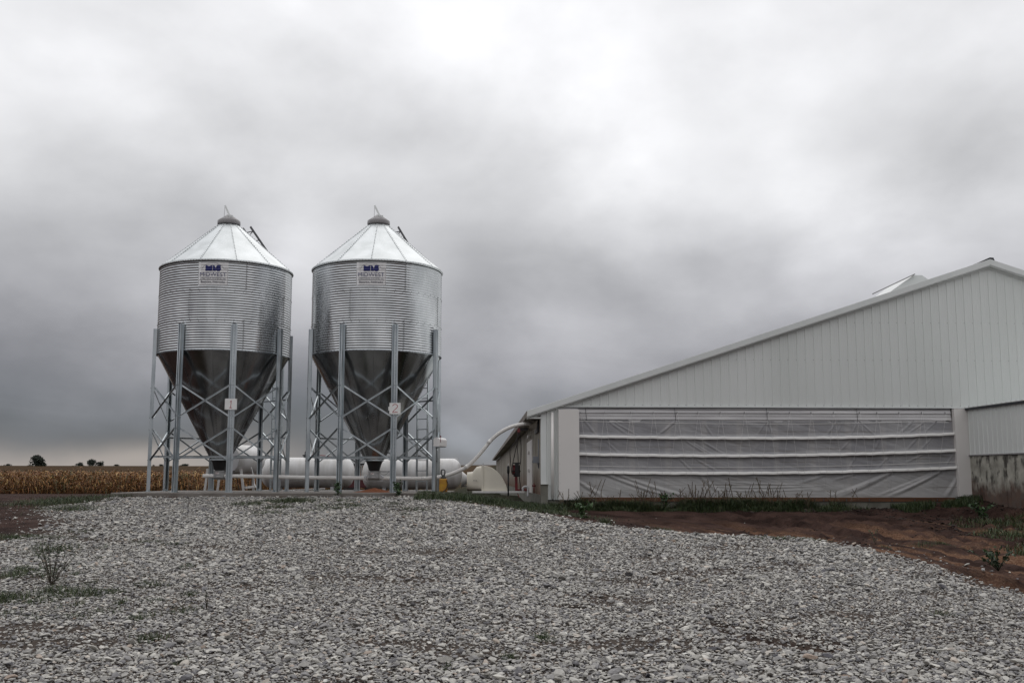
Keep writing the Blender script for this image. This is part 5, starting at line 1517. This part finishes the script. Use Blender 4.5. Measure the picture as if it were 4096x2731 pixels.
# verge along the barn front
gl = Leaves()
def verge(u0, u1, n, wmin, wmax, hlo, hhi, dens=None):
    u = rng.uniform(u0, u1, n); w_ = rng.uniform(wmin, wmax, n)
    if dens is not None: k = rng.random(n) < dens(u, w_); u, w_ = u[k], w_[k]
    x = B0.x + BU.x * u + BW.x * w_; y = B0.y + BU.y * u + BW.y * w_
    gl.blades(x, y, rng.uniform(hlo, hhi, len(x)), rng.uniform(.006, .016, len(x)), .7, np.clip(rng.normal(.35, .22, len(x)), 0, 1))
dn = lambda u, w_: np.where(u < 6.3, 1.0, .42 * (u < 8.0)) * (.35 + fbm(u * 1.5, w_ * 2 + 3) > .62)
def verge2(n):
    u = rng.uniform(.2, 8.3, n); w_ = rng.uniform(-1.2, -.12, n); cl = fbm(u * 2.1, w_ * 2.5 + 3)
    k = rng.random(n) < np.where(u < 6.5, 1.0, np.clip(1 - (u - 6.5) / 1.6, .1, 1)) * sstep(.30, .50, cl + .25 * (w_ + .9)); u, w_, cl = u[k], w_[k], cl[k]
    x = B0.x + BU.x * u + BW.x * w_; y = B0.y + BU.y * u + BW.y * w_
    h_ = (.05 + .25 * sstep(.35, .62, cl)) * rng.uniform(.35, 1.25, len(u)) * (.55 + .55 * sstep(-1.2, -.5, w_)) * (.8 + .5 * fbm(u * .9 + 40, w_ * 0)) 
    gl.blades(x, y, h_, rng.uniform(.006, .016, len(x)), 1.1, np.clip(rng.normal(.35, .28, len(x)), 0, 1))
verge2(46000)
verge(-3.2, .6, 40000, -1.6, 5.0, .05, .22, lambda u, w_: (fbm(u * 1.5 + 8, w_ * 1.5) > .40) * 1.0)
verge(9.0, 13, 14000, -1.5, -.1, .06, .22, lambda u, w_: (fbm(u * 1.6, w_ * 2 + 1) > .44) * 1.0)
# rough grass on the soil at the right
x = rng.uniform(8.5, 13.5, 20000); y = rng.uniform(17.5, 24, 20000); k = fbm(x * .8 + 2, y * .8 + 5) > .50; k &= (x > 9.3 + (22 - y) * -.15)
gl.blades(x[k], y[k], rng.uniform(.05, .20, k.sum()), rng.uniform(.008, .018, k.sum()), .9, np.clip(rng.normal(.5, .25, k.sum()), 0, 1))
# tufts on gravel and soil (px centre, spread m, count, height)
tufts = [((240, 2005), (1.0, 1.5), 3800, .15), ((290, 2035), (.7, .5), 1200, .12), ((420, 1984), (.5, .1), 300, .12), ((290, 2040), (.5, .15), 700, .09), ((60, 2150), (.5, .2), 800, .10), ((140, 2155), (.7, .3), 450, .10), ((215, 2205), (.35, .3), 420, .15), ((140, 2288), (.40, .16), 420, .10), ((30, 2312), (.35, .12), 330, .09), ((70, 2300), (.15, .08), 150, .12), ((270, 2372), (.38, .22), 620, .11), ((215, 2362), (.12, .12), 160, .13), ((350, 2380), (.25, .08), 400, .10), ((15, 2400), (.2, .15), 500, .15), ((140, 2405), (.25, .08), 350, .08), ((430, 2370), (.2, .06), 300, .08),
         ((590, 2170), (.2, .06), 220, .08), ((335, 2125), (.35, .08), 300, .08), ((545, 2480), (.08, .05), 150, .09), ((600, 2555), (.14, .06), 260, .09), ((575, 2335), (.12, .05), 120, .08), ((700, 2180), (.25, .06), 260, .09), ((760, 2385), (.10, .05), 130, .09), ((850, 2075), (.3, .06), 220, .08), ((1175, 2008), (.45, .25), 1500, .17), ((1120, 2030), (.4, .15), 500, .12), ((1340, 2035), (.35, .1), 500, .11), ((1390, 2020), (.3, .1), 400, .12), ((980, 2020), (.4, .2), 500, .14), ((1420, 2025), (.2, .1), 300, .10), ((1580, 2018), (.4, .1), 300, .10), ((1250, 2045), (.3, .1), 250, .10),
         ((2172, 2552), (.10, .05), 260, .085), ((2030, 2640), (.07, .05), 200, .085), ((1790, 2680), (.03, .02), 40, .09), ((715, 2650), (.05, .03), 50, .08), ((480, 2420), (.05, .04), 80, .12), ((2250, 2310), (.10, .05), 120, .07), ((3770, 2460), (.15, .06), 160, .08), ((3130, 2155), (.7, .15), 900, .08), ((3200, 2150), (.4, .1), 400, .06), ((3460, 2258), (.3, .06), 160, .06), ((2420, 2085), (.12, .08), 350, .18), ((2650, 2085), (.25, .1), 300, .12), ((2950, 2110), (.2, .1), 200, .10), ((3020, 2105), (.15, .08), 150, .10), ((3550, 2140), (.1, .06), 160, .10), ((3180, 2095), (.2, .08), 180, .10), ((3720, 2100), (.6, .2), 500, .09), ((500, 1975), (.3, .05), 200, .15), ((1990, 2005), (1.5, .5), 1800, .12), ((2230, 2030), (1.0, .35), 1500, .14)]
for i in range(46):
    tufts.append(((rng.uniform(20, 900) * rng.uniform(.3, 1), rng.uniform(2150, 2480)), (rng.uniform(.06, .22), rng.uniform(.03, .08)), int(rng.uniform(25, 130)), rng.uniform(.05, .11)))
for i in range(22):
    tufts.append(((rng.uniform(950, 1750), rng.uniform(1998, 2060)), (rng.uniform(.1, .35), rng.uniform(.05, .15)), int(rng.uniform(60, 260)), rng.uniform(.07, .15)))
for (px, py), (sx_, sy_), n, h_ in tufts:
    cx_, cy_ = plane_hit(px, py); x = cx_ + rng.normal(0, sx_ * .5, n); y = cy_ + rng.normal(0, sy_ * .5 + .05, n)
    k = ~((y > PY0 - .03) & (x > PX0) & (x < PX1)); x, y = x[k], y[k]
    gl.blades(x, y, h_ * rng.uniform(.4, 1.1, len(x)), rng.uniform(.004, .010, len(x)), .9, np.clip(rng.normal(.4, .28, len(x)), 0, 1))
# edge of corn field and beyond the pad
x = rng.uniform(-12, 0, 12000); y = rng.uniform(31.9, 41, 12000); k = fbm(x, y) > .42
gl.blades(x[k], y[k], rng.uniform(.05, .22, k.sum()), rng.uniform(.008, .02, k.sum()), .7)
o = gl.build('grass', MT['grass']); tag(o, 'tufts and strips of dark green weedy grass', 'grass', kind='stuff')

# tall dry seed stalks in front of the curtain
st = Leaves()
n = 220; u = np.concatenate([rng.normal(.9, .35, 10), rng.normal(1.3, .2, 12), rng.normal(3.0, .5, 40), rng.normal(4.4, .45, 70), rng.normal(5.6, .5, 45), rng.normal(6.8, .8, 13), rng.uniform(.3, 8.5, 30)]); w_ = rng.uniform(-.75, -.2, n)
for i in range(n):
    x0, y0 = B0.x + BU.x * u[i] + BW.x * w_[i], B0.y + BU.y * u[i] + BW.y * w_[i]; z0 = float(height(x0, y0)); hh = rng.uniform(.2, .52) if rng.random() < .85 else rng.uniform(.5, .8)
    lx_, ly_ = rng.normal(0, .14), rng.normal(0, .08); cc_ = []
    steps = 7
    for k in range(steps + 1):
        t_ = k / steps; cc_.append((x0 + lx_ * t_ ** 1.6, y0 + ly_ * t_ ** 1.6, z0 + hh * t_))
    for k in range(steps):
        a3, b3 = np.array(cc_[k]), np.array(cc_[k + 1]); wq = .0035 if k < 4 else .008
        P_ = np.array([a3 + [-wq, 0, 0], a3 + [wq, 0, 0], b3 + [wq, 0, 0], b3 + [-wq, 0, 0]]); P2 = np.array([a3 + [0, -wq, 0], a3 + [0, wq, 0], b3 + [0, wq, 0], b3 + [0, -wq, 0]])
        st.V += [P_, P2]; st.F.append(np.array([[0, 1, 2, 3], [4, 5, 6, 7]]) + st.n); st.n += 8; st.T.append(rng.random(2))
    if rng.random() < .5:
        for k in range(rng.integers(3, 9)):
            q = np.array(cc_[rng.integers(3, steps)]); e = q + np.array([rng.normal(0, .06), rng.normal(0, .03), rng.uniform(.02, .09)]); wq = .003
            P_ = np.array([q + [-wq, 0, -wq], q + [wq, 0, wq], e + [wq, 0, wq], e + [-wq, 0, -wq]]); st.V.append(P_); st.F.append(np.array([[0, 1, 2, 3]]) + st.n); st.n += 4; st.T.append(rng.random(1))
o = st.build('dry_stalks', MT['stalk']); tag(o, 'thin dry seed stalks standing in the grass before the curtain', 'weeds', kind='stuff')


def weed(px, py, h_, spread, nleaf, label, Y=None, leaf=.05, stems=5, dark=False, z=None, tintm=.6, surf=None):
    if Y is None: cx_, cy_ = plane_hit(px, py)
    else: q = at(px, py, Y); cx_, cy_ = q.x, Y
    z0 = (float(height(cx_, cy_)) if z is None else z) - .01
    root = thing('weed_plant', label, 'weed', (cx_, cy_, z0), 'single weeds around the yard')
    mb = MB(); lv = Leaves(); tips = []
    for i in range(stems):
        a_ = rng.uniform(0, 2 * PI); rr2 = spread * rng.uniform(.2, 1); hh = h_ * rng.uniform(.6, 1.0)
        P_ = [Vector((cx_ + math.cos(a_) * rr2 * t_, cy_ + math.sin(a_) * rr2 * t_ * .7, z0 + hh * t_ ** .8)) for t_ in (0, .3, .6, .85, 1)]
        mb.tube(P_, [.005, .0045, .004, .003, .002], 5); tips.append(P_)
    build(mb, 'stem', MT['trunk'] if dark else MT['weed'], root)
    C = []
    for k in range(nleaf):
        P_ = tips[rng.integers(0, stems)]; t_ = rng.uniform(.15, 1) * 3.99; i = int(t_); q = P_[i].lerp(P_[i + 1], t_ - i); C.append([q.x + rng.normal(0, leaf * .7), q.y + rng.normal(0, leaf * .7), q.z + rng.normal(0, leaf * .5)])
    C = np.array(C); lv.quads(C - np.array([cx_, cy_, z0]), rng.uniform(.5, 1.2, nleaf) * leaf, np.clip(rng.normal(tintm, .25, nleaf), 0, 1))
    lo = lv.build('leaves', MT['weed']); lo.parent = root
    return root


weed(205, 2345, .50, .40, 170, 'tall branching weed with dark stem on the gravel at left', leaf=.016, stems=11, dark=True, tintm=.2)
weed(1352, 1990, .42, .14, 90, 'bushy green weed at the slab edge below the second bin\'s left front leg', Y=26.9, leaf=.045)
weed(1597, 1995, .42, .15, 110, 'bright green weed at the slab edge right of the feed heap', Y=26.9, leaf=.05)
weed(2330, 2042, .40, .16, 90, 'broad-leaved light green weed before the left white panel', leaf=.06, tintm=.85)
weed(2665, 2000, .48, .25, 110, 'broad-leaved weed rising against the curtain hem', Y=26.85, leaf=.055, tintm=.7)
weed(3925, 2000, .40, .35, 110, 'broad-leaved weed at the foot of the stained concrete wall', Y=25.0, leaf=.06, tintm=.7)
weed(3990, 2215, .35, .5, 240, 'low spreading weed on the bare soil at the right edge', Y=15.5, leaf=.03, tintm=.35, stems=12)
weed(825, 2440, .24, .06, 26, 'small upright brown weed alone in the gravel', leaf=.012, stems=3, dark=True, tintm=.1)
weed(3500, 2100, .30, .14, 40, 'small thin weed on the brown soil below the right panel', leaf=.02, stems=5, dark=True, tintm=.3)

# ---------------------------------------------------------------- corn field
cn = Leaves(); xs_, ys_ = [], []
for r_i in range(16):
    yy = 84.5 + r_i * .76; n = 300 if r_i < 5 else 230; xx = rng.uniform(-48, -7, n); xs_.append(xx); ys_.append(yy + .5 * np.sin(xx * .3) + rng.normal(0, .06, n) - (xx + 25) * .02)
x = np.concatenate(xs_); y = np.concatenate(ys_); n = len(x); z = height(x, y); H = rng.normal(1.83, .12, n) + .22 * (fbm(x * .35, y * .35) - .5) + .25 * (rng.random(n) < .06)
cn.blades(x, y, H, np.full(n, .03), .08, rng.uniform(.2, .6, n), z0=z)
for k in range(11):
    zf = .12 + .82 * (k + rng.random(n)) / 11; az = rng.uniform(0, 2 * PI, n); ln = rng.uniform(.25, .6, n) * (1 - .3 * zf); fx, fy = np.cos(az), np.sin(az); rows = []; wd = rng.uniform(.04, .08, n); up_ = rng.uniform(.05, .30, n); dr = rng.uniform(.15, .75, n)
    for t_, ww in ((0, .5), (.35, 1), (.7, .8), (1, .1)):
        off = ln * (t_ - .25 * t_ ** 2 * dr); zz2 = z + H * zf + up_ * t_ * 1.3 - dr * t_ ** 2
        for s_ in (-1, 1): rows.append(np.stack([x + fx * off - s_ * fy * wd * ww / 2, y + fy * off + s_ * fx * wd * ww / 2, zz2 + s_ * .012], -1))
    P_ = np.stack(rows, 1); cn.V.append(P_.reshape(-1, 3)); b0 = cn.n + np.arange(n)[:, None, None] * 8
    q = np.array([[0, 1, 3, 2], [2, 3, 5, 4], [4, 5, 7, 6]])[None]; cn.F.append((b0 + q).reshape(-1, 4)); cn.n += n * 8
    tt = np.clip(rng.beta(2.2, 2.2, n) + .05 - .25 * (zf < .3) * rng.random(n), 0, 1); tt = np.where(rng.random(n) < .10 + .35 * sstep(.5, .62, fbm(x * .25, y * .2)), rng.uniform(0, .12, n), tt); cn.T.append(np.repeat(tt, 3))
o = cn.build('corn_field', MT['corn']); tag(o, 'ripe brown corn standing beyond the soil at left', 'corn', kind='stuff')

# ---------------------------------------------------------------- far trees
def tree(px, py, wpx, hpx, Y, label, n=1500, trunk=.12, cat='tree'):
    b3 = at(px, py, Y); W_ = 1.28 * wpx / F_PX * Y; Hh = 1.12 * hpx / F_PX * Y; g = float(height(b3.x, Y)); top = b3.z + Hh
    g = min(g, b3.z) if b3.z - g < 4 else g
    root = thing('tree' if hpx > 14 else 'bush', label, cat, (b3.x, Y, g), 'far trees along the skyline')
    mb = MB(); base = Vector((b3.x, Y, g)); hh = top - g
    mb.tube([base, base + Vector((.05 * W_, 0, hh * .3)), base + Vector((0, 0, hh * .6)), base + Vector((0, 0, hh * .85))], [W_ * .035, W_ * .028, W_ * .018, W_ * .006], 8)
    for k in range(5):
        a_ = k * 1.3; q = base + Vector((0, 0, hh * (.3 + .08 * k))); mb.tube([q, q + Vector((math.cos(a_) * W_ * .3, math.sin(a_) * W_ * .2, hh * .25))], [W_ * .015, W_ * .004], 6)
    build(mb, 'trunk', MT['trunk'], root)
    lv = Leaves(); nb = 16; C = []
    for k in range(nb):
        a_ = rng.uniform(0, 2 * PI); rr2 = rng.uniform(.0, .33) * W_; cz_ = rng.uniform(trunk + .12, .78); sh = 1 - abs(cz_ - .5) * .9
        c_ = np.array([math.cos(a_) * rr2 * sh, math.sin(a_) * rr2 * sh, hh * cz_]); s2 = rng.uniform(.17, .27) * W_
        m_ = n // nb; d = rng.normal(size=(m_, 3)); d /= np.linalg.norm(d, axis=1)[:, None]; C.append(c_ + d * (rng.random(m_) ** .45)[:, None] * np.array([s2, s2, s2 * .75 * min(1, hh / W_ * 1.3)]))
    C = np.concatenate(C); C[:, 2] = np.clip(C[:, 2], 0.05 * hh, hh * 1.0)
    lv.quads(C, rng.uniform(.6, 1.3, len(C)) * W_ * .042, rng.random(len(C))); lo = lv.build('crown', MT['leaf_far']); lo.parent = root


tree(153, 1877, 60, 53, 420, 'large round dark tree, biggest on the left skyline', 2600)
tree(118, 1871, 26, 12, 520, 'low pale bush just left of the biggest skyline tree', 700, .0, 'bush')
tree(31, 1871, 32, 16, 520, 'flat dark bush near the left edge of the skyline', 800, .0, 'bush')
tree(2, 1871, 14, 12, 520, 'dark bush cut by the left edge of the picture', 500, .0, 'bush')
tree(219, 1870, 14, 7, 560, 'tiny bush right of the biggest skyline tree', 300, .0, 'bush')
tree(318, 1869, 34, 19, 460, 'rounded dark tree left of the lopsided tall one', 1100, .0)
tree(369, 1869, 40, 34, 460, 'lopsided tall dark tree in the skyline clump of three', 1500)
tree(398, 1869, 34, 24, 465, 'dark tree at the right of the skyline clump of three', 1100, .0)
tree(288, 1869, 22, 8, 470, 'low bush at the left foot of the skyline clump', 400, .0, 'bush')
tree(465, 1868, 26, 12, 480, 'small dark dome of a bush alone on the skyline', 600, .0, 'bush')
tree(614, 1868, 14, 10, 480, 'small bush on the skyline just behind the first bin\'s left legs', 400, .0, 'bush')
tree(646, 1868, 26, 12, 480, 'low wide bush seen through the first bin\'s left legs', 600, .0, 'bush')
tree(740, 1868, 44, 13, 480, 'long dark bush seen under the first bin\'s hopper', 800, .0, 'bush')
tree(1012, 1893, 52, 22, 200, 'dark green thicket seen right of the raised fuel tank', 1500, .0, 'bush')
